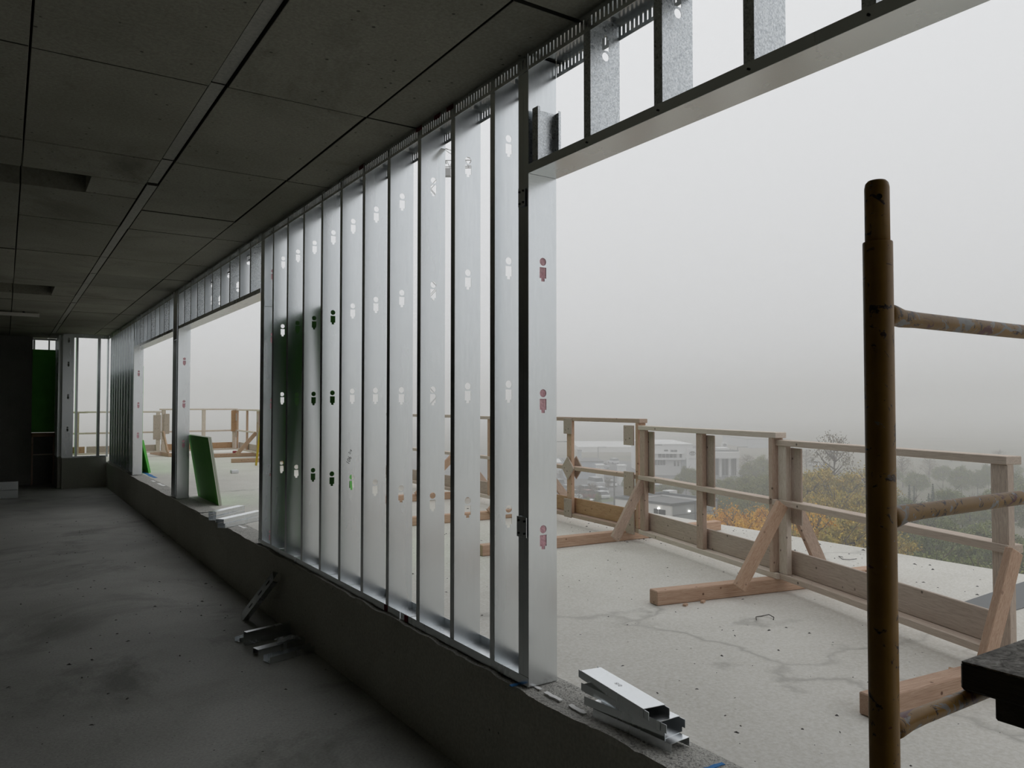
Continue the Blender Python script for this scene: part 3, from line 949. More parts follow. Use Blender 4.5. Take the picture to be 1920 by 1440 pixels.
rail((-0.34, 20.60), (-0.78, 20.56), 1.10, 'short far guard rail panel seen through the end window', posts=(0.4, 0.95), mats=('worn_lumber', 'grey_lumber', 'orange_plywood'))

foot((1.44, 3.54), (3.38, 3.17), J1, 'long sleeper with two struts at the grey rail joint', hz=0.50, far=0.40)
foot((1.35, 5.47), (4.02, 5.33), J0, 'sleeper and strut under the rail joint before the white building', hz=0.46, outer=False, m='fresh_lumber', far=0.36, ms='worn_lumber')
foot((0.93, 1.80), (3.0, 1.60), JE, 'sleeper and broad strut half hidden by the scaffold plank', far=0.30, hz=0.50, outer=False)
foot((1.55, 7.24), (3.6, 7.12), (3.06, 7.15), 'sleeper glimpsed low through the gaps between the nearer studs', hz=0.5)
foot((1.6, 9.13), (3.6, 9.02), (3.13, 9.05), 'sleeper glimpsed through the gaps of the middle studs', hz=0.5)
foot((2.25, 19.40), (3.9, 19.30), (3.2, 19.0), 'far sleeper on the terrace behind the yellow ladder', hz=0.5, far=0.5)
foot((2.20, 17.38), (3.9, 17.1), (3.2, 17.0), 'short sleeper at the foot of the yellow ladder', hz=0.5, inner=False)
foot((1.45, 20.2), (1.25, 21.7), (1.30, 20.79), 'far sleeper and strut under the plywood-patched rail post', hz=0.5, far=0.45, outer=False)

# yellow stepladder by the far corner
ld = thing('step_ladder', (2.64, 15.9, ZT), 'yellow stepladder standing on the terrace by the far rail corner', 'ladder')
for x, y0, y1 in ((2.44, 15.65, 15.95), (2.84, 15.65, 15.95)):
    xc = 2.64 + (x - 2.64) * 0.65
    beam('ladder_rail', (x, y0, ZT), (xc, y1, ZT + 1.55), 0.03, 0.07, M['yellow'], ld)
    beam('ladder_rail', (x, y1 + 0.35, ZT), (xc, y1 + 0.02, ZT + 1.52), 0.025, 0.05, M['yellow'], ld)
for k in range(1, 5):
    t = k / 5
    hw = 0.20 * (1 - 0.35 * t)
    MB().box(2.64 - hw, 2.64 + hw, 15.64 + 0.3 * t, 15.72 + 0.3 * t, ZT + 1.55 * t - 0.012, ZT + 1.55 * t + 0.012).build('step', GAL, ld)
MB().box(2.49, 2.79, 15.9, 16.0, ZT + 1.53, ZT + 1.57).build('top_cap', M['yellow'], ld)
tag(MB().box(2.95, 3.06, 20.30, 20.42, ZT, ZT + 0.09).build('block', M['redblock'], bevel=0.01), 'small red block on the terrace below the far rail', 'block')
tag(MB().box(1.55, 1.68, 14.6, 14.72, ZT, ZT + 0.06).build('scrap', M['white'], bevel=0.01), 'small white scrap on the terrace beyond the green boards', 'scrap')

# flat dark grey wedge-shaped patch beyond the near rail
w0, w1, w2, w3 = at(1797, 1133, 2, ZT), at(1925, 1090, 2, ZT), at(1990, 1120, 2, ZT), at(1880, 1152, 2, ZT)
tag(MB().hexa([(v.x, v.y, ZT + 0.001) for v in (w0, w1, w2, w3)] + [(v.x, v.y, ZT + 0.005) for v in (w0, w1, w2, w3)]).build('membrane_sheet', M['membrane']), 'dark grey wedge-shaped patch on the terrace beyond the near rail', 'sheet')
mark('spray_mark', [((1775, 1143), (1790, 1149), 0.03), ((1785, 1138), (1795, 1142), 0.02)], M['redpink'], 'faint pink spray mark, the %s stroke beyond the near rail', 'pink spray marks')

# grit, chips and wire ends scattered about
mb = MB()
def grit(x, y, z, s):
    a = R.uniform(0, 6.28)
    v = Vector((math.cos(a), math.sin(a), 0)) * s * R.uniform(0.6, 2.0); q = Vector((-v.y, v.x, 0)).normalized() * s * R.uniform(0.4, 0.9)
    c = Vector((x, y, z)); h = Vector((0, 0, s * R.uniform(0.5, 1.1)))
    p = [c - v - q, c + v - q, c + v + q, c - v + q]
    n = len(mb.v); mb.v += p + [c + h]
    mb.f += [(n, n + 1, n + 4), (n + 1, n + 2, n + 4), (n + 2, n + 3, n + 4), (n + 3, n, n + 4)]; mb.m += [0] * 4
for i in range(420):
    grit(R.uniform(0.25, 4.2), R.uniform(0.3, 8), ZT, R.choice((0.0025, 0.003, 0.004, 0.006)))
for i in range(260):
    grit(R.uniform(2.7, 4.2), R.uniform(1.5, 9), ZT, R.choice((0.004, 0.005, 0.009)))
for i in range(200):
    grit(R.uniform(-1.9, -0.06), R.uniform(2.0, 14), 0.0, R.choice((0.004, 0.006, 0.009)))
tag(mb.build('scattered_grit', M['wire']), 'dark grit and chips scattered over the concrete', 'grit', kind='stuff')
for i, (a, lab) in enumerate((((1450, 1163), 'bent dark wire offcut on the terrace before the grey rail'), ((1195, 985), 'coiled wire end beside the far sleeper'), ((1580, 1045), 'dark wire end on the slab beyond the grey rail'))):
    p = at(*a, 2, ZT)
    pts = [p + Vector((0.03 * k * math.cos(k * 0.5 + i), 0.03 * k * math.sin(k * 0.6 + i), 0.003 + 0.006 * (k % 3))) for k in range(6)]
    tag(MB().tube(pts, 0.0025, 6).build('wire_offcut', M['wire']), lab, 'wire')
for i, (a, m_) in enumerate((((1783, 1259), 'orange_plywood'), ((1285, 1136), 'fresh_lumber'), ((1318, 1130), 'fresh_lumber'))):
    p = at(*a, 2, ZT)
    tag(MB().obox(p + Vector((0, 0, 0.007)), Vector((0.018, 0.008, 0)), Vector((-0.004, 0.009, 0)), Vector((0, 0, 0.006))).build('wood_chip', M[m_]),
        ('reddish chip on the terrace left of the scaffold plank', 'pale wood chip in front of the long sleeper', 'splinter against the side of the long sleeper')[i], 'wood chip')

# =================================================================== THE TOWN BELOW, IN FOG
ZG = -16.0
m = mat('ground_cover', (0.10, 0.10, 0.06), 0.95)
n = N(m)
n.color(n.ramp(n.noise(0.035, 7, 0.65), [(0.35, (0.12, 0.125, 0.075)), (0.5, (0.19, 0.175, 0.12)), (0.68, (0.24, 0.215, 0.17))]))
M['ground'] = m
M['asphalt'] = mat('asphalt', (0.15, 0.15, 0.15), 0.9)
n = N(M['asphalt']); n.color(n.ramp(n.noise(0.2, 6), [(0.3, (0.12, 0.12, 0.12)), (0.7, (0.19, 0.19, 0.185))]))
M['grass'] = mat('grass_verge', (0.12, 0.15, 0.06), 0.95)
M['bwhite'] = mat('white_cladding', (0.72, 0.72, 0.71), 0.7)
M['bgrey'] = mat('grey_cladding', (0.36, 0.38, 0.39), 0.6)
M['bblue'] = mat('pale_blue_cladding', (0.42, 0.45, 0.50), 0.6)
M['roof'] = mat('grey_roofing', (0.20, 0.20, 0.20), 0.9)
M['trim'] = mat('dark_trim', (0.07, 0.075, 0.08), 0.5)
M['glass'] = mat('dark_glass', (0.035, 0.04, 0.045), 0.12)
M['stripe'] = mat('siding_joint', (0.16, 0.17, 0.18), 0.6)
M['signblack'] = mat('sign_ink', (0.04, 0.04, 0.045), 0.5)
M['signred'] = mat('sign_red', (0.40, 0.02, 0.03), 0.5)
M['tyre'] = mat('tyre', (0.02, 0.02, 0.02), 0.8)
M['pole'] = mat('pole_grey', (0.20, 0.20, 0.20), 0.6)
M['bark'] = mat('bark', (0.10, 0.075, 0.06), 0.95)
M['crane'] = mat('crane_paint', (0.34, 0.34, 0.34), 0.6)
m = bpy.data.materials.new('lit_wall_lamp'); m.use_nodes = True
b_ = m.node_tree.nodes['Principled BSDF']
b_.inputs['Emission Color'].default_value = (1, 0.97, 0.9, 1); b_.inputs['Emission Strength'].default_value = 6
M['lamp'] = m

struct(MB().box(-900, 1500, -900, 1500, ZG - 1, ZG), 'ground', M['ground'])


def gpx(x, y, z=ZG):
    return at(x, y, 2, z)


def away(x, depth, z=ZG):
    """ground point straight under pixel column x at the given distance along the view"""
    d = FW + RT * ((x - 960) / F_PX)
    p = EYE + d * depth
    return Vector((p.x, p.y, z))


VF = Vector((FW.x, FW.y, 0)).normalized()      # horizontal view heading
VR = Vector((RT.x, RT.y, 0))


def quad_ground(name, pts, m, dz):
    p = [gpx(*q) for q in pts]
    struct(MB().hexa([(v.x, v.y, ZG - 0.2) for v in p] + [(v.x, v.y, ZG + dz) for v in p]), name, m)


quad_ground('ground_car_park', [(700, 945), (1200, 955), (1480, 882), (700, 838)], M['asphalt'], 0.02)
quad_ground('ground_verge', [(900, 957), (1190, 938), (1190, 930), (900, 947)], M['grass'], 0.06)
quad_ground('ground_road', [(900, 1010), (1330, 985), (1330, 960), (900, 958)], M['asphalt'], 0.04)


def lbox(mb, o, ux, uy, x0, x1, y0, y1, z0, z1):
    p = []
    for z in (z0, z1):
        for x, y in ((x0, y0), (x1, y0), (x1, y1), (x0, y1)):
            p.append(o + ux * x + uy * y + Vector((0, 0, z)))
    return mb.hexa(p)


# ---- white flat-roofed building just below the terrace
zr = ZG + 6.0
c0 = at(1257, 944, 2, zr); c1 = at(1153, 930, 2, zr)
ux = (c1 - c0); ux.z = 0
LW = ux.length; ux.normalize()
uy = Vector((-ux.y, ux.x, 0))
if uy.dot(VF) < 0: uy = -uy
o_ = Vector((c0.x, c0.y, ZG))
bd = thing('flat_roof_building', o_ + ux * LW / 2 + uy * 8, 'white flat-roofed building with a slot window below the terrace', 'building')
DP = 8.4
lbox(MB(), o_, ux, uy, 0, LW, 0.05, 0.35, 0, 5.7).build('wall', M['bwhite'], bd)
lbox(MB(), o_, ux, uy, 0.0, 0.3, 0.35, DP, 0, 5.7).build('wall', M['bgrey'], bd)
lbox(lbox(MB(), o_, ux, uy, 0, LW, DP, DP + 0.3, 0, 5.7), o_, ux, uy, LW - 0.3, LW, 0.35, DP, 0, 5.7).build('wall', M['bwhite'], bd)
lbox(MB(), o_, ux, uy, 0.3, LW - 0.3, 0.35, DP, 5.3, 5.45).build('roof', M['roof'], bd)
pr = MB()
for a in ((0 - 0.1, LW + 0.1, -0.05, 0.4), (-0.1, 0.35, 0.4, DP), (-0.1, LW + 0.1, DP, DP + 0.4), (LW - 0.35, LW + 0.1, 0.4, DP)):
    lbox(pr, o_, ux, uy, *a, 5.7, 6.0)
pr.build('parapet_cap', M['stripe'], bd)
for k in range(2):
    lbox(MB(), o_, ux, uy, -0.03, 0.0, 0.4 + k * 4.1, 4.4 + k * 4.1, 3.55, 3.65).build('siding_joint', M['stripe'], bd)
    lbox(MB(), o_, ux, uy, -0.03, 0.0, 0.4 + k * 4.1, 4.4 + k * 4.1, 4.45, 4.55).build('siding_joint', M['stripe'], bd)
    lbox(MB(), o_, ux, uy, -0.04, 0.0, 4.4 + k * 4.1, 4.5 + k * 4.1, 0, 5.7).build('siding_joint', M['stripe'], bd)
wn = lbox(MB(), o_, ux, uy, 0.85, 2.75, 0.0, 0.06, 4.45, 5.1).build('window', M['glass'], bd)
lbox(MB(), o_, ux, uy, 1.95, 2.0, -0.02, 0.06, 4.45, 5.1).build('mullion', M['bwhite'], wn)
lbox(MB(), o_, ux, uy, 1.80, 2.0, -0.15, 0.05, 5.14, 5.28).build('wall_lamp', M['lamp'], bd)
lbox(MB(), o_, ux, uy, -0.2, 0.0, 3.2, 3.4, 4.75, 4.9).build('wall_lamp', M['lamp'], bd)
hp = at(1249, 931, 2, ZG + 5.45)
hx, hy = (hp - o_).dot(ux), (hp - o_).dot(uy)
hv = thing('rooftop_unit', hp, 'boxy white ventilation unit on the flat roof', 'ventilation unit')
lbox(MB(), o_, ux, uy, hx - 0.65, hx + 0.65, hy, hy + 1.5, 5.5, 6.25).build('casing', M['bwhite'], hv)
for x in (hx - 0.6, hx + 0.03):
    lbox(MB(), o_, ux, uy, x, x + 0.55, hy - 0.05, hy, 5.6, 6.15).build('grille', M['stripe'], hv)
lbox(MB(), o_, ux, uy, hx - 0.75, hx + 0.75, hy - 0.15, hy + 1.65, 5.45, 5.5).build('curb', M['stripe'], hv)


# ---- showrooms across the car park; they face the terrace
def block(name, pl, pr_, ytop, depth, thick, m, label, cat='building', z0=ZG, parent=None):
    a = away(pl, depth); b = away(pr_, depth)
    W = (b - a).length
    H_ = EYE.z - (ytop - 762) * depth / F_PX - z0
    if parent is None:
        root = thing(name, (a + b) / 2, label, cat)
    else:
        root = parent
    u = VR; v = VF
    q = Vector((a.x, a.y, z0))
    lbox(MB(), q, u, v, 0, W, 0, thick, 0, H_).build('wall', m, root)
    lbox(MB(), q, u, v, -0.2, W + 0.2, -0.15, thick + 0.15, H_, H_ + 0.25).build('roof', M['bwhite'] if m is M['bwhite'] else M['roof'], root)
    return root, q, W, H_


def windows(root, q, x0, x1, z0, z1, n, gap=0.12, y=-0.06):
    wd = (x1 - x0) / n
    for i in range(n):
        w_ = lbox(MB(), q, VR, VF, x0 + i * wd + gap / 2, x0 + (i + 1) * wd - gap / 2, y, 0.02, z0, z1).build('window', M['glass'], root)


D1 = 200.0
s = D1 / F_PX
r1, q, W1, H1 = block('showroom', 1212, 1298, 834, D1, 26, M['bwhite'], 'two-storey white showroom with bands of windows across the car park')
zpx = lambda y: EYE.z - (y - 762) * D1 / F_PX - ZG
xpx = lambda x: (x - 1212) * s
windows(r1, q, xpx(1233), xpx(1268), zpx(857.5), zpx(851), 5)
windows(r1, q, xpx(1273), xpx(1278), zpx(857.5), zpx(851), 1)
windows(r1, q, xpx(1226), xpx(1247), zpx(871.5), zpx(862.5), 4)
windows(r1, q, xpx(1261), xpx(1274), zpx(873.5), zpx(864), 2, 0.5)
windows(r1, q, xpx(1244), xpx(1252), zpx(846), zpx(843), 1)
windows(r1, q, xpx(1256), xpx(1269), zpx(847), zpx(843.5), 2)
lbox(MB(), q, VR, VF, xpx(1212), xpx(1280), -1.2, 0, zpx(850.3), zpx(849.4)).build('canopy', M['bwhite'], r1)
lbox(MB(), q, VR, VF, xpx(1212), xpx(1282), -1.6, 0, zpx(861), zpx(858.5)).build('canopy', M['bwhite'], r1)
lbox(MB(), q, VR, VF, xpx(1276), xpx(1290), -0.5, 0, 0, zpx(859)).build('side_bay', M['bgrey'], r1)

r2, q2, W2, H2 = block('showroom', 1306, 1382, 846, 196.0, 24, M['bgrey'], 'white showroom with a swept fascia and tall emblem panels')
s2 = 196.0 / F_PX
z2 = lambda y: EYE.z - (y - 762) * 196.0 / F_PX - ZG
x2 = lambda x: (x - 1306) * s2
# swept fascia, bowed outwards
mb = MB()
k = 14
for i in range(k):
    xa, xb = x2(1326) + (x2(1383) - x2(1326)) * i / k, x2(1326) + (x2(1383) - x2(1326)) * (i + 1) / k
    fa, fb = (-1.2 - 1.6 * math.sin(math.pi * t / k) for t in (i, i + 1))
    mb.hexa([q2 + VR * xa + VF * fa + Vector((0, 0, z2(858))), q2 + VR * xb + VF * fb + Vector((0, 0, z2(858))), q2 + VR * xb + VF * 1 + Vector((0, 0, z2(858))), q2 + VR * xa + VF * 1 + Vector((0, 0, z2(858))),
             q2 + VR * xa + VF * fa + Vector((0, 0, z2(846.5))), q2 + VR * xb + VF * fb + Vector((0, 0, z2(846.5))), q2 + VR * xb + VF * 1 + Vector((0, 0, z2(846.5))), q2 + VR * xa + VF * 1 + Vector((0, 0, z2(846.5)))])
mb.build('fascia', M['bwhite'], r2)
lbox(MB(), q2, VR, VF, x2(1352), x2(1373), 3, 8, z2(845), z2(841)).build('roof_box', M['bwhite'], r2)
for xc in (1348, 1365, 1380):
    lbox(MB(), q2, VR, VF, x2(xc - 2), x2(xc + 2), -1.0, -0.4, 0, z2(858)).build('pillar', M['bwhite'], r2)
windows(r2, q2, x2(1334), x2(1382), 0.4, z2(860), 8, 0.15)


def emblem(root, q, u, v, xc, zc, w, mm):
    """three crossing rings"""
    for (rx, rz, dz) in ((w / 2, w * 0.33, 0), (w * 0.15, w * 0.325, 0), (w * 0.32, w * 0.12, w * 0.16)):
        mb = MB()
        kk = 20
        t = w * 0.045
        for i in range(kk):
            p = []
            for yy in (-0.08, 0.0):
                for (a, e) in ((i, -t), (i + 1, -t), (i + 1, t), (i, t)):
                    an = 2 * math.pi * a / kk
                    p.append(q + u * (xc + (rx + e) * math.cos(an)) + v * yy + Vector((0, 0, zc + dz + (rz + e) * math.sin(an))))
            mb.hexa(p)
        mb.build('emblem_ring', mm, root)


def sign(pl, pr_, yt, yb, depth, label, ring, lettering, base=ZG, ec=0.6):
    a, b = away(pl, depth), away(pr_, depth)
    W = (b - a).length
    zt, zb = EYE.z - (yt - 762) * depth / F_PX, EYE.z - (yb - 762) * depth / F_PX
    root = thing('emblem_sign', ((a + b) / 2).xy.to_3d() + Vector((0, 0, base)), label, 'sign')
    q = Vector((a.x, a.y, 0))
    lbox(MB(), q, VR, VF, 0, W, 0, 0.5, base, zt).build('panel', M['bwhite'], root)
    hh = zt - zb
    emblem(root, q, VR, VF, W * 0.55, zb + hh * ec, W * ring, M['signblack'])
    if lettering:
        Mx = Matrix(((VR.x, 0, -VF.x, 0), (VR.y, 0, -VF.y, 0), (0, 1, 0, 0), (0, 0, 0, 1)))
        pos = q + VR * W * 0.55 - VF * 0.05 + Vector((0, 0, zb + hh * 0.16))
        Mx.translation = pos
        text('lettering', 'TOYOTA', W * 0.17, M['signblack'], root, Mx)
    return root


sign(1287, 1306, 841, 864, 192.0, 'white wall-high emblem sign with crossed rings beside the showroom', 0.55, True, ec=0.62)
sign(1352, 1363, 829, 842, 205.0, 'square emblem sign standing above the showroom roof', 0.55, True, base=ZG + H2 + 0.25, ec=0.6)

block('warehouse', 1402, 1480, 824, 330.0, 40, M['bblue'], 'pale bluish block fading into the fog behind the showrooms')
block('warehouse', 1085, 1215, 839, 300.0, 50, M['bwhite'], 'long white warehouse almost lost in the fog')
block('warehouse', 1084, 1090, 845, 250.0, 4, M['bgrey'], 'thin grey tower beyond the car park')
r, q, W, H_ = block('store', 1060, 1130, 866, 190.0, 12, M['bblue'], 'low blue-grey shed behind the parked cars')
r, q, W, H_ = block('site_cabin', 1119, 1132, 873, 178.0, 3, M['bwhite'], 'small white cabin beside the parked cars')
r, q, W, H_ = block('site_cabin', 1160, 1173, 874, 176.0, 3, M['bwhite'], 'white cabin with a red roof edge by the rail post')
r, q, W, H_ = block('store', 960, 1052, 868, 205.0, 14, M['bwhite'], 'low white store at the left of the car park')


ORD = ['first', 'second', 'third', 'fourth', 'fifth', 'sixth', 'seventh', 'eighth', 'ninth', 'tenth', 'eleventh', 'twelfth', 'thirteenth', 'fourteenth', 'fifteenth', 'sixteenth', 'seventeenth', 'eighteenth', 'nineteenth', 'twentieth']
ORD += ['twenty-' + o for o in ORD[:9]] + ['thirtieth']

# ---- cars
def car_mesh(kind):
    mb = MB()
    L, Wd = (4.6, 1.8) if kind != 'van' else (5.2, 1.95)
    h = {'car': 1.45, 'suv': 1.75, 'van': 2.1}[kind]
    belt = h * 0.58
    hw = Wd / 2
    prof = [(-L / 2, 0.35), (-L / 2, belt * 0.9), (-L * 0.22 if kind != 'van' else -L * 0.34, belt), (L * 0.45, belt), (L / 2, belt * 0.92), (L / 2, 0.35)]
    n = len(prof)
    for sy in (-1, 1):
        mb.face([(x, sy * hw, z) for x, z in prof])
    for i in range(n):
        (xa, za), (xb, zb) = prof[i], prof[(i + 1) % n]
        mb.face([(xa, -hw, za), (xb, -hw, zb), (xb, hw, zb), (xa, hw, za)])
    r0 = -L * 0.10 if kind != 'van' else -L * 0.28
    r1 = L * 0.26 if kind == 'car' else L * 0.40
    b0, b1 = prof[2][0] + 0.05, L * 0.45 - 0.03
    g = hw * 0.96; t = hw * 0.80
    mb.mi = 1
    for sy in (-1, 1):
        mb.face([(b0, sy * g, belt), (b1, sy * g, belt), (r1, sy * t, h - 0.08), (r0, sy * t, h - 0.08)])
    mb.face([(b0, -g, belt), (b0, g, belt), (r0, t, h - 0.08), (r0, -t, h - 0.08)])
    mb.face([(b1, -g, belt), (b1, g, belt), (r1, t, h - 0.08), (r1, -t, h - 0.08)])
    mb.mi = 0
    mb.box(r0 - 0.02, r1 + 0.02, -t - 0.02, t + 0.02, h - 0.08, h)
    mb.mi = 2
    for x in (-L * 0.31, L * 0.31):
        for sy in (-1, 1):
            mb.tube([(x, sy * hw * 0.80, 0.33), (x, sy * hw * 1.01, 0.33)], 0.33, 10)
    return mb


paints = {'white': (0.80, 0.80, 0.80), 'silver': (0.50, 0.51, 0.52), 'black': (0.03, 0.03, 0.035), 'dark red': (0.22, 0.03, 0.035), 'grey': (0.18, 0.19, 0.20)}
protos = {}
for kd in ('car', 'suv', 'van'):
    base = car_mesh(kd)
    for pn, pc in paints.items():
        me = base.mesh('%s_%s' % (pn.replace(' ', '_'), kd))
        if pn not in M: M[pn] = mat(pn.replace(' ', '_') + '_paint', pc, 0.25)
        for mm in (M[pn], M['glass'], M['tyre']): me.materials.append(mm)
        protos[(kd, pn)] = me


def car(p, ang, kd, pn, label, group):
    o = bpy.data.objects.new('parked_' + kd if kd != 'car' else 'parked_car', protos[(kd, pn)])
    C.objects.link(o)
    o.location = (p.x, p.y, ZG + 0.02)
    o.rotation_euler = (0, 0, ang)
    tag(o, label, 'car' if kd != 'van' else 'van', group)


vh = math.atan2(VF.y, VF.x)
kinds = ['car', 'suv', 'car', 'suv', 'van']
pool = ['white', 'white', 'silver', 'white', 'grey', 'black', 'silver', 'dark red']
for row, (depth, x0, x1, step) in enumerate(((128, 1045, 1160, 3.1), (136, 1040, 1150, 3.0), (150, 1046, 1175, 2.8), (158, 1040, 1172, 3.0), (172, 1045, 1178, 2.9), (186, 985, 1058, 3.0), (214, 1085, 1150, 2.9), (222, 1070, 1150, 3.0), (240, 1090, 1180, 3.2))):
    nth = 0
    nx = int((x1 - x0) * depth / F_PX / step)
    for i in range(nx):
        if R.random() < 0.24: continue
        p = away(x0 + (i * step + R.uniform(-0.2, 0.2)) * F_PX / depth, depth + R.uniform(-0.5, 0.5))
        kd, pn = R.choice(kinds), R.choice(pool)
        nth += 1
        car(p, vh + 0.35 + (math.pi if R.random() < 0.5 else 0), kd, pn, '%s %s, %s from left in the %s car park row' % (pn, {'car': 'saloon car', 'suv': 'tall estate car', 'van': 'van'}[kd], ORD[nth - 1], ORD[row]), 'cars in the foggy car park')
for (x, dep, ang, kd, pn, lab) in ((1345, 150, 1.2, 'van', 'white', 'white van parked before the swept-fascia showroom'), (1352, 141, 1.3, 'suv', 'white', 'white estate car nearest in front of the showroom pillars'), (1366, 156, 1.4, 'suv', 'grey', 'grey estate car beside the white van at the showroom'),
                                   (1395, 152, 1.5, 'car', 'white', 'white car right of the showroom among trees'), (1386, 160, 1.5, 'car', 'silver', 'silver car behind the white one right of the showroom'), (1216, 163, 1.4, 'van', 'white', 'white van below the two-storey showroom, left of the lamp post'),
                                   (1235, 160, 1.4, 'suv', 'white', 'white estate car below the two-storey showroom, by the lamp post'), (1252, 158, 1.4, 'car', 'dark red', 'dark red car below the two-storey showroom'), (1135, 114, 1.5, 'car', 'dark red', 'dark red car on the road beside the white flat-roofed building'),
                                   (1374, 170, 1.0, 'car', 'black', 'black car near the last showroom pillar'), (1528, 230, 1.0, 'suv', 'white', 'white estate car far off behind the near yellow trees'), (1812, 260, 1.2, 'car', 'white', 'white car in the fog above the scaffold rung'), (1790, 250, 1.2, 'car', 'silver', 'silver car in the fog right of the scaffold post')):
    car(away(x, dep), vh + ang, kd, pn, lab, 'cars round the showrooms')

# ---- lamp posts
for (x, yt, dep, heads, lab) in ((1042, 828, 165, 1, 'lamp post at the left edge of the car park'), (1218, 834, 172, 2, 'tall two-armed lamp post before the two-storey showroom'), (1151, 885, 110, 1, 'lamp post beside the strut before the white building'), (1382, 838, 200, 1, 'lamp post at the corner of the swept-fascia showroom'), (1121, 838, 250, 1, 'distant lamp post behind the parked cars')):
    b0 = away(x, dep)
    top = EYE.z - (yt - 762) * dep / F_PX
    rt = thing('lamp_post', b0, lab, 'lamp post', 'lamp posts in the town')
    MB().tube([b0, Vector((b0.x, b0.y, top))], [0.14, 0.10], 8).build('pole', M['pole'], rt)
    for k in range(heads):
        sg = 1 if k == 0 else -1
        e = Vector((b0.x, b0.y, top)) + VR * sg * 2.2
        MB().tube([Vector((b0.x, b0.y, top)), e], 0.07, 6).build('arm', M['pole'], rt)
        MB().obox(e, VR * 0.45, VF * 0.18, Vector((0, 0, 0.08))).build('head', M['pole'], rt)

# ---- tower crane jib in the mist
cr = thing('tower_crane', away(838, 170), 'faint lattice tower crane in the mist between two studs', 'crane')
dc = 170.0
b0 = away(838, dc)
zj = EYE.z + (762 - 312) * dc / F_PX
mast = MB()
MB().obox(Vector((b0.x, b0.y, (ZG + zj) / 2)), VR * 0.12, VF * 0.12, Vector((0, 0, (zj - ZG) / 2)))
for sx in (-0.9, 0.9):
    for sy in (-0.9, 0.9):
        p = Vector((b0.x, b0.y, ZG)) + VR * (sx - 3) + VF * sy
        mast.tube([p, Vector((p.x, p.y, zj))], 0.11, 6)
for k in range(int((zj - ZG) / 2)):
    z = ZG + 2 * k
    for sy in (-0.9, 0.9):
        a = Vector((b0.x, b0.y, z)) + VR * (-3.9 if k % 2 else -2.1) + VF * sy
        bb = Vector((b0.x, b0.y, z + 2)) + VR * (-2.1 if k % 2 else -3.9) + VF * sy
        mast.tube([a, bb], 0.06, 5)
mast.build('mast', M['crane'], cr)
jib = MB()
ja, jb = Vector((b0.x, b0.y, zj)) - VR * 5, Vector((b0.x, b0.y, zj + 0.3)) + VR * 6
for sy, dz in ((-0.6, 0), (0.6, 0), (0, 1.7)):
    jib.tube([ja + VF * sy + Vector((0, 0, dz)), jb + VF * sy + Vector((0, 0, dz * 0.9))], 0.09, 6)
for k in range(8):
    t0, t1 = k / 8, (k + 0.5) / 8
    for sy in (-0.6, 0.6):
        jib.tube([ja.lerp(jb, t0) + VF * sy, ja.lerp(jb, t1) + Vector((0, 0, 1.7))], 0.05, 5)
        jib.tube([ja.lerp(jb, t1) + Vector((0, 0, 1.7)), ja.lerp(jb, (k + 1) / 8) + VF * sy], 0.05, 5)
jib.build('jib', M['crane'], cr)
ap = Vector((b0.x, b0.y, zj + 5.2)) - VR * 2.2
tie = MB().tube([Vector((b0.x, b0.y, zj + 1)) - VR * 3.6, ap], 0.10, 6).tube([Vector((b0.x, b0.y, zj + 1)) - VR * 0.2, ap], 0.10, 6).tube([ap, jb + Vector((0, 0, 1.5))], 0.07, 6).tube([ap, ja.lerp(jb, 0.7) + Vector((0, 0, 1.7))], 0.06, 6)
tie.build('tie_bars', M['crane'], cr)
MB().obox(Vector((b0.x, b0.y, zj - 1.0)) - VR * 0.6, VR * 1.3, VF * 0.8, Vector((0, 0, 0.8))).build('cab', M['crane'], cr)


# ---- trees
def leaf_mat(name, c0, c1, c2):
    m = mat(name, c0, 0.8)
    n = N(m)
    c = n.ramp(n.noise(1.3, 5, 0.7), [(0.32, c0), (0.5, c1), (0.66, c2)])
    c = n.mix(0.5, c, n.ramp(n.rnd(), [(0.0, 0.40), (1.0, 0.60)]), 'OVERLAY')
    n.color(c)
    M[name] = m


leaf_mat('orange_leaves', (0.45, 0.26, 0.03), (0.78, 0.44, 0.04), (0.85, 0.54, 0.08))
leaf_mat('yellow_leaves', (0.18, 0.18, 0.04), (0.42, 0.32, 0.06), (0.68, 0.46, 0.07))
leaf_mat('olive_leaves', (0.13, 0.15, 0.05), (0.21, 0.225, 0.07), (0.32, 0.30, 0.10))
leaf_mat('green_leaves', (0.10, 0.13, 0.04), (0.17, 0.21, 0.06), (0.30, 0.29, 0.09))
leaf_mat('brown_twigs', (0.13, 0.10, 0.075), (0.20, 0.16, 0.11), (0.27, 0.22, 0.14))
leaf_mat('conifer_needles', (0.025, 0.045, 0.03), (0.04, 0.07, 0.045), (0.07, 0.10, 0.06))


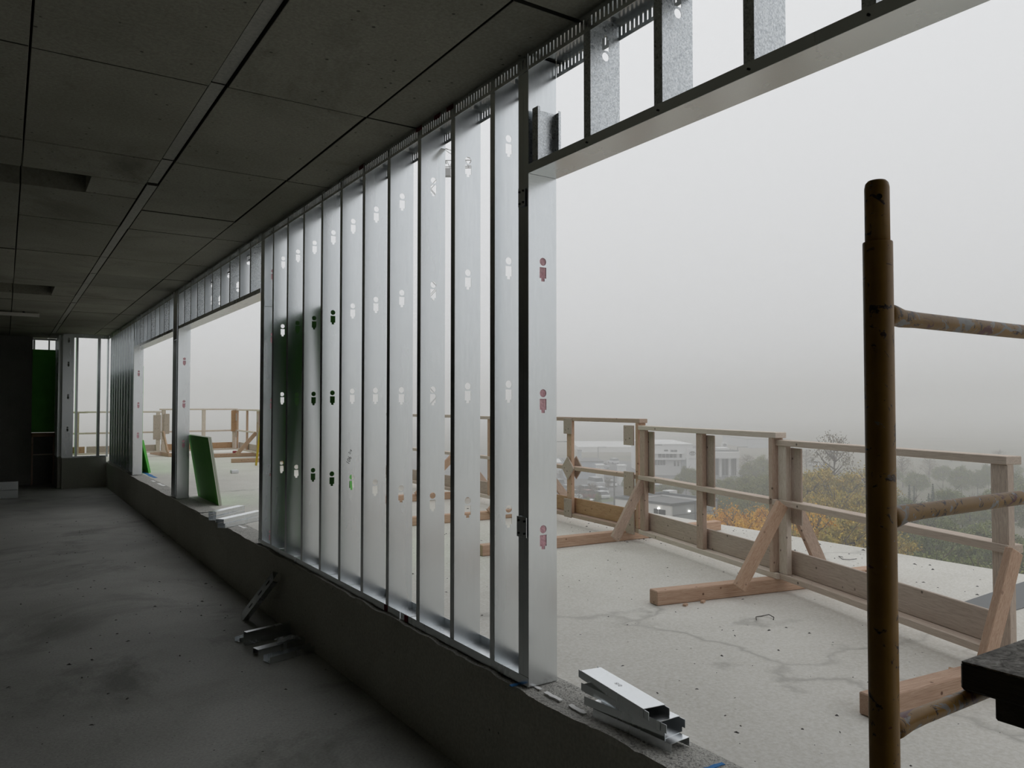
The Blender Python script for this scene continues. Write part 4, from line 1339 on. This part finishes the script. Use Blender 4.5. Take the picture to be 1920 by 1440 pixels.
def crown_mesh(name, seed, h, rad, nclu, nleaf, size, lo=0.28, gappy=0.0):
    rr = random.Random(seed)
    V, Fc = [], []
    for c in range(nclu):
        while True:
            p = Vector((rr.uniform(-1, 1), rr.uniform(-1, 1), rr.uniform(-1, 1)))
            if 0.25 < p.length < 1: break
        wz = 1 - 0.35 * max(0, p.z)
        cc = Vector((p.x * rad * wz, p.y * rad * wz, h * (lo + (1 - lo) * (p.z * 0.5 + 0.5)) - rad * 0.1))
        cr_ = rad * rr.uniform(0.14, 0.30)
        for l in range(nleaf):
            d = Vector((rr.gauss(0, 1), rr.gauss(0, 1), rr.gauss(0, 0.8))) * cr_ * 0.5
            q = cc + d
            a = Vector((rr.uniform(-1, 1), rr.uniform(-1, 1), rr.uniform(-1, 1))).normalized()
            b = a.cross(Vector((rr.uniform(-1, 1), rr.uniform(-1, 1), rr.uniform(-1, 1)))).normalized()
            s_ = size * rr.uniform(0.6, 1.3)
            n = len(V)
            V += [q - a * s_, q + b * s_ * 0.6, q + a * s_, q - b * s_ * 0.6]
            Fc.append((n, n + 1, n + 2, n + 3))
    me = bpy.data.meshes.new(name)
    me.from_pydata([tuple(v) for v in V], [], Fc)
    return me


def trunk_mesh(name, seed, h, rad, twigs=14):
    rr = random.Random(seed)
    mb = MB()
    pts = [Vector((0, 0, 0)), Vector((rr.uniform(-.1, .1), rr.uniform(-.1, .1), h * 0.35)), Vector((rr.uniform(-.3, .3), rr.uniform(-.3, .3), h * 0.7)), Vector((rr.uniform(-.4, .4), rr.uniform(-.4, .4), h * 0.95))]
    mb.tube(pts, [h * 0.022, h * 0.017, h * 0.010, h * 0.003], 7)
    for k in range(twigs):
        t = rr.uniform(0.28, 0.85)
        z = h * t
        a = rr.uniform(0, 6.28)
        base = Vector((0, 0, z))
        L = rad * rr.uniform(0.6, 1.0) * (1.1 - 0.5 * t)
        e = base + Vector((math.cos(a) * L, math.sin(a) * L, L * rr.uniform(0.5, 1.1)))
        md = base.lerp(e, 0.5) + Vector((0, 0, -0.1 * L))
        mb.tube([base, md, e], [h * 0.008, h * 0.005, h * 0.0015], 5)
    return mb.mesh(name)


def conifer_mesh(name, seed, h, rad):
    rr = random.Random(seed)
    V, Fc = [], []
    for k in range(26):
        t = k / 26
        z = h * (0.1 + 0.9 * t)
        r_ = rad * (1 - t) + 0.05
        for j in range(int(10 + 22 * (1 - t))):
            a = rr.uniform(0, 6.28)
            for q in range(4):
                rq = r_ * (q + rr.random()) / 4
                c = Vector((math.cos(a) * rq, math.sin(a) * rq, z - rq * 0.35 + rr.uniform(-.1, .1)))
                u = Vector((math.cos(a), math.sin(a), -0.3)) * 0.22
                v = Vector((-math.sin(a), math.cos(a), 0)) * 0.13
                n = len(V); V += [c - u, c + v, c + u, c - v]; Fc.append((n, n + 1, n + 2, n + 3))
    me = bpy.data.meshes.new(name); me.from_pydata([tuple(v) for v in V], [], Fc)
    return me


crowns = {}
for kd in ('orange_leaves', 'yellow_leaves', 'olive_leaves', 'green_leaves'):
    for sd in (1, 2):
        me = crown_mesh('crown', sd * 7 + len(kd), 10.0, 3.4, 100, 120, 0.135)
        me.materials.append(M[kd]); crowns[(kd, sd)] = me
for sd in (1, 2):
    me = crown_mesh('crown', sd * 31, 10.0, 3.2, 90, 26, 0.11); me.materials.append(M['brown_twigs']); crowns[('brown_twigs', sd)] = me
    me = conifer_mesh('crown', sd, 10.0, 2.0); me.materials.append(M['conifer_needles']); crowns[('conifer_needles', sd)] = me
trunks = {sd: trunk_mesh('trunk', sd, 10.0, 3.2, 26) for sd in (1, 2)}
cm = MB().tube([(0, 0, 0), (0, 0, 5), (0, 0, 9.9)], [0.16, 0.10, 0.02], 7).mesh('trunk')
trunks['c'] = cm
for me in trunks.values(): me.materials.append(M['bark'])
TLAB = {'orange_leaves': ('orange-gold autumn tree, %s from the left below the terrace edge', 'orange autumn trees'), 'yellow_leaves': ('yellow and olive autumn tree, %s from the left beside the scaffold post', 'yellow autumn trees'),
        'olive_leaves': ('olive green hazy tree, %s from the left among the town trees', 'olive trees'), 'green_leaves': ('dull green leafy tree, %s from the scaffold post rightwards', 'green trees'),
        'brown_twigs': ('half-bare brown tree, %s from the left of those fading in fog', 'bare trees'), 'conifer_needles': ('dark pointed conifer, %s right of the scaffold post', 'conifers')}
planted = []


def tree(x, ytop, dep, kd, wide=1.0, label=None):
    b = away(x, dep)
    hgt = EYE.z - (ytop - 762) * dep / F_PX - ZG
    sd = R.choice((1, 2))
    lab, grp = TLAB[kd]
    t = thing({'conifer_needles': 'conifer_tree', 'brown_twigs': 'bare_tree'}.get(kd, 'leafy_tree'), b, label or lab, 'tree', grp)
    if not label: planted.append((kd, x, t))
    t.rotation_euler = (0, 0, R.uniform(0, 6.28))
    k = hgt / 10.4
    t.scale = (k * wide, k * wide, k)
    for nm, me in (('trunk', trunks['c' if kd == 'conifer_needles' else sd]), ('crown', crowns[(kd, sd)])):
        o = bpy.data.objects.new(nm, me); C.objects.link(o); o.parent = t


for x, y, dpt, wd in ((1345, 944, 78, .8), (1372, 938, 74, .8), (1402, 946, 72, .75), (1428, 940, 76, .8), (1452, 950, 70, .8), (1325, 968, 82, .7), (1385, 965, 66, .8), (1415, 975, 62, .75), (1350, 978, 68, .8), (1268, 986, 80, .45), (1288, 978, 82, .45), (1530, 938, 62, .7)):
    tree(x, y, dpt, 'orange_leaves', wd)
for x, y, dpt, wd in ((1512, 872, 88, .9), (1545, 866, 92, .9), (1585, 876, 90, .9), (1622, 868, 96, 1.0), (1490, 905, 80, .8), (1565, 905, 76, .9), (1610, 915, 72, .9), (1500, 950, 64, .9), (1580, 955, 60, .9), (1640, 940, 66, .9), (1480, 975, 58, .8), (1555, 985, 54, .9)):
    tree(x, y, dpt, 'yellow_leaves', wd)
for x, y, dpt, wd in ((1285, 868, 150, .8), (1302, 872, 146, .9), (1268, 890, 140, .7), (1320, 905, 120, 1.1), (1355, 905, 122, 1.1), (1390, 900, 118, 1.2), (1425, 882, 125, 1.1), (1450, 876, 120, 1.0), (1405, 862, 160, 1.0), (1430, 850, 165, 1.0), (1455, 858, 150, 1.0), (1225, 905, 135, .8), (1245, 900, 138, .8), (1190, 895, 150, .8), (1175, 888, 156, .8), (1475, 880, 112, .9), (1440, 920, 98, 1.0), (1345, 895, 130, 1.2), (1370, 890, 134, 1.2), (1398, 882, 132, 1.2), (1345, 925, 108, 1.1), (1400, 925, 100, 1.1), (1312, 890, 140, 1.0), (1465, 915, 92, .8), (1335, 918, 104, 1.0), (1375, 915, 106, 1.0), (1100, 925, 118, .5), (1120, 918, 122, .5)):
    tree(x, y, dpt, 'olive_leaves', wd)
for x, y, dpt, wd in ((1700, 920, 92, 1.0), (1735, 935, 86, 1.1), (1775, 905, 105, 1.1), (1815, 920, 96, 1.1), (1860, 910, 104, 1.1), (1900, 880, 120, 1.1), (1930, 900, 100, 1.1), (1690, 960, 74, 1.0), (1725, 975, 68, 1.0), (1765, 965, 72, 1.1), (1805, 985, 64, 1.0), (1845, 970, 70, 1.1), (1885, 985, 66, 1.0), (1920, 1000, 60, 1.1), (1750, 1010, 56, .9), (1830, 1025, 52, .9), (1880, 1040, 50, .9), (1800, 870, 150, 1.1), (1850, 865, 160, 1.0), (1960, 890, 130, 1.2), (2000, 930, 90, 1.2), (1655, 905, 110, 1.0)):
    tree(x, y, dpt, 'green_leaves', wd)
for x, y, dpt in ((1702, 902, 108), (1711, 905, 110), (1746, 900, 104), (1738, 918, 98)):
    tree(x, y, dpt, 'conifer_needles', 0.7)
tree(1562, 797, 112, 'brown_twigs', 0.75, 'tall half-bare tree rising above the grey rail left of the post')
for x, y, dpt in ((1480, 830, 220), (1510, 838, 200), (1640, 840, 190), (1690, 850, 170), (1740, 855, 180), (1870, 840, 210), (1940, 850, 190), (1400, 848, 190), (1050, 880, 190), (1085, 905, 140), (1065, 912, 136), (1110, 902, 142), (1140, 892, 160)):
    tree(x, y, dpt, 'brown_twigs', 1.2)
for x, y, dpt in ((1670, 872, 165), (1715, 880, 150), (1765, 868, 170), (1830, 878, 155), (1895, 862, 180)):
    tree(x, y, dpt, 'green_leaves', 1.25)
for kd in TLAB:
    for i, (_, _, t) in enumerate(sorted((p for p in planted if p[0] == kd), key=lambda p: p[1])):
        t['label'] = TLAB[kd][0] % ORD[i]

# =================================================================== FOG BANK beyond the terrace (real volume)
fm = bpy.data.materials.new('fog')
fm.use_nodes = True
ft = fm.node_tree
ft.nodes.clear()
fo = ft.nodes.new('ShaderNodeOutputMaterial')
fv = ft.nodes.new('ShaderNodeVolumeScatter')
fv.inputs['Color'].default_value = (1, 1, 1, 1)
fv.inputs['Density'].default_value = 0.0037
fv.inputs['Anisotropy'].default_value = 0.0
ft.links.new(fv.outputs[0], fo.inputs['Volume'])
poly = [(7, -500), (1100, -500), (1100, 1100), (-700, 1100), (-700, 27), (7, 27)]
fb = bmesh.new()
lo = [fb.verts.new((x, y, ZG - 0.5)) for x, y in poly]
hi = [fb.verts.new((x, y, 24)) for x, y in poly]
fb.faces.new(list(reversed(lo))); fb.faces.new(hi)
for i in range(len(poly)):
    j = (i + 1) % len(poly)
    fb.faces.new((lo[i], lo[j], hi[j], hi[i]))
bmesh.ops.recalc_face_normals(fb, faces=fb.faces)
me = bpy.data.meshes.new('fog_bank'); fb.to_mesh(me); fb.free()
tag(link('fog_bank', me, fm), 'grey fog bank filling the valley beyond the terrace', 'fog', kind='stuff')
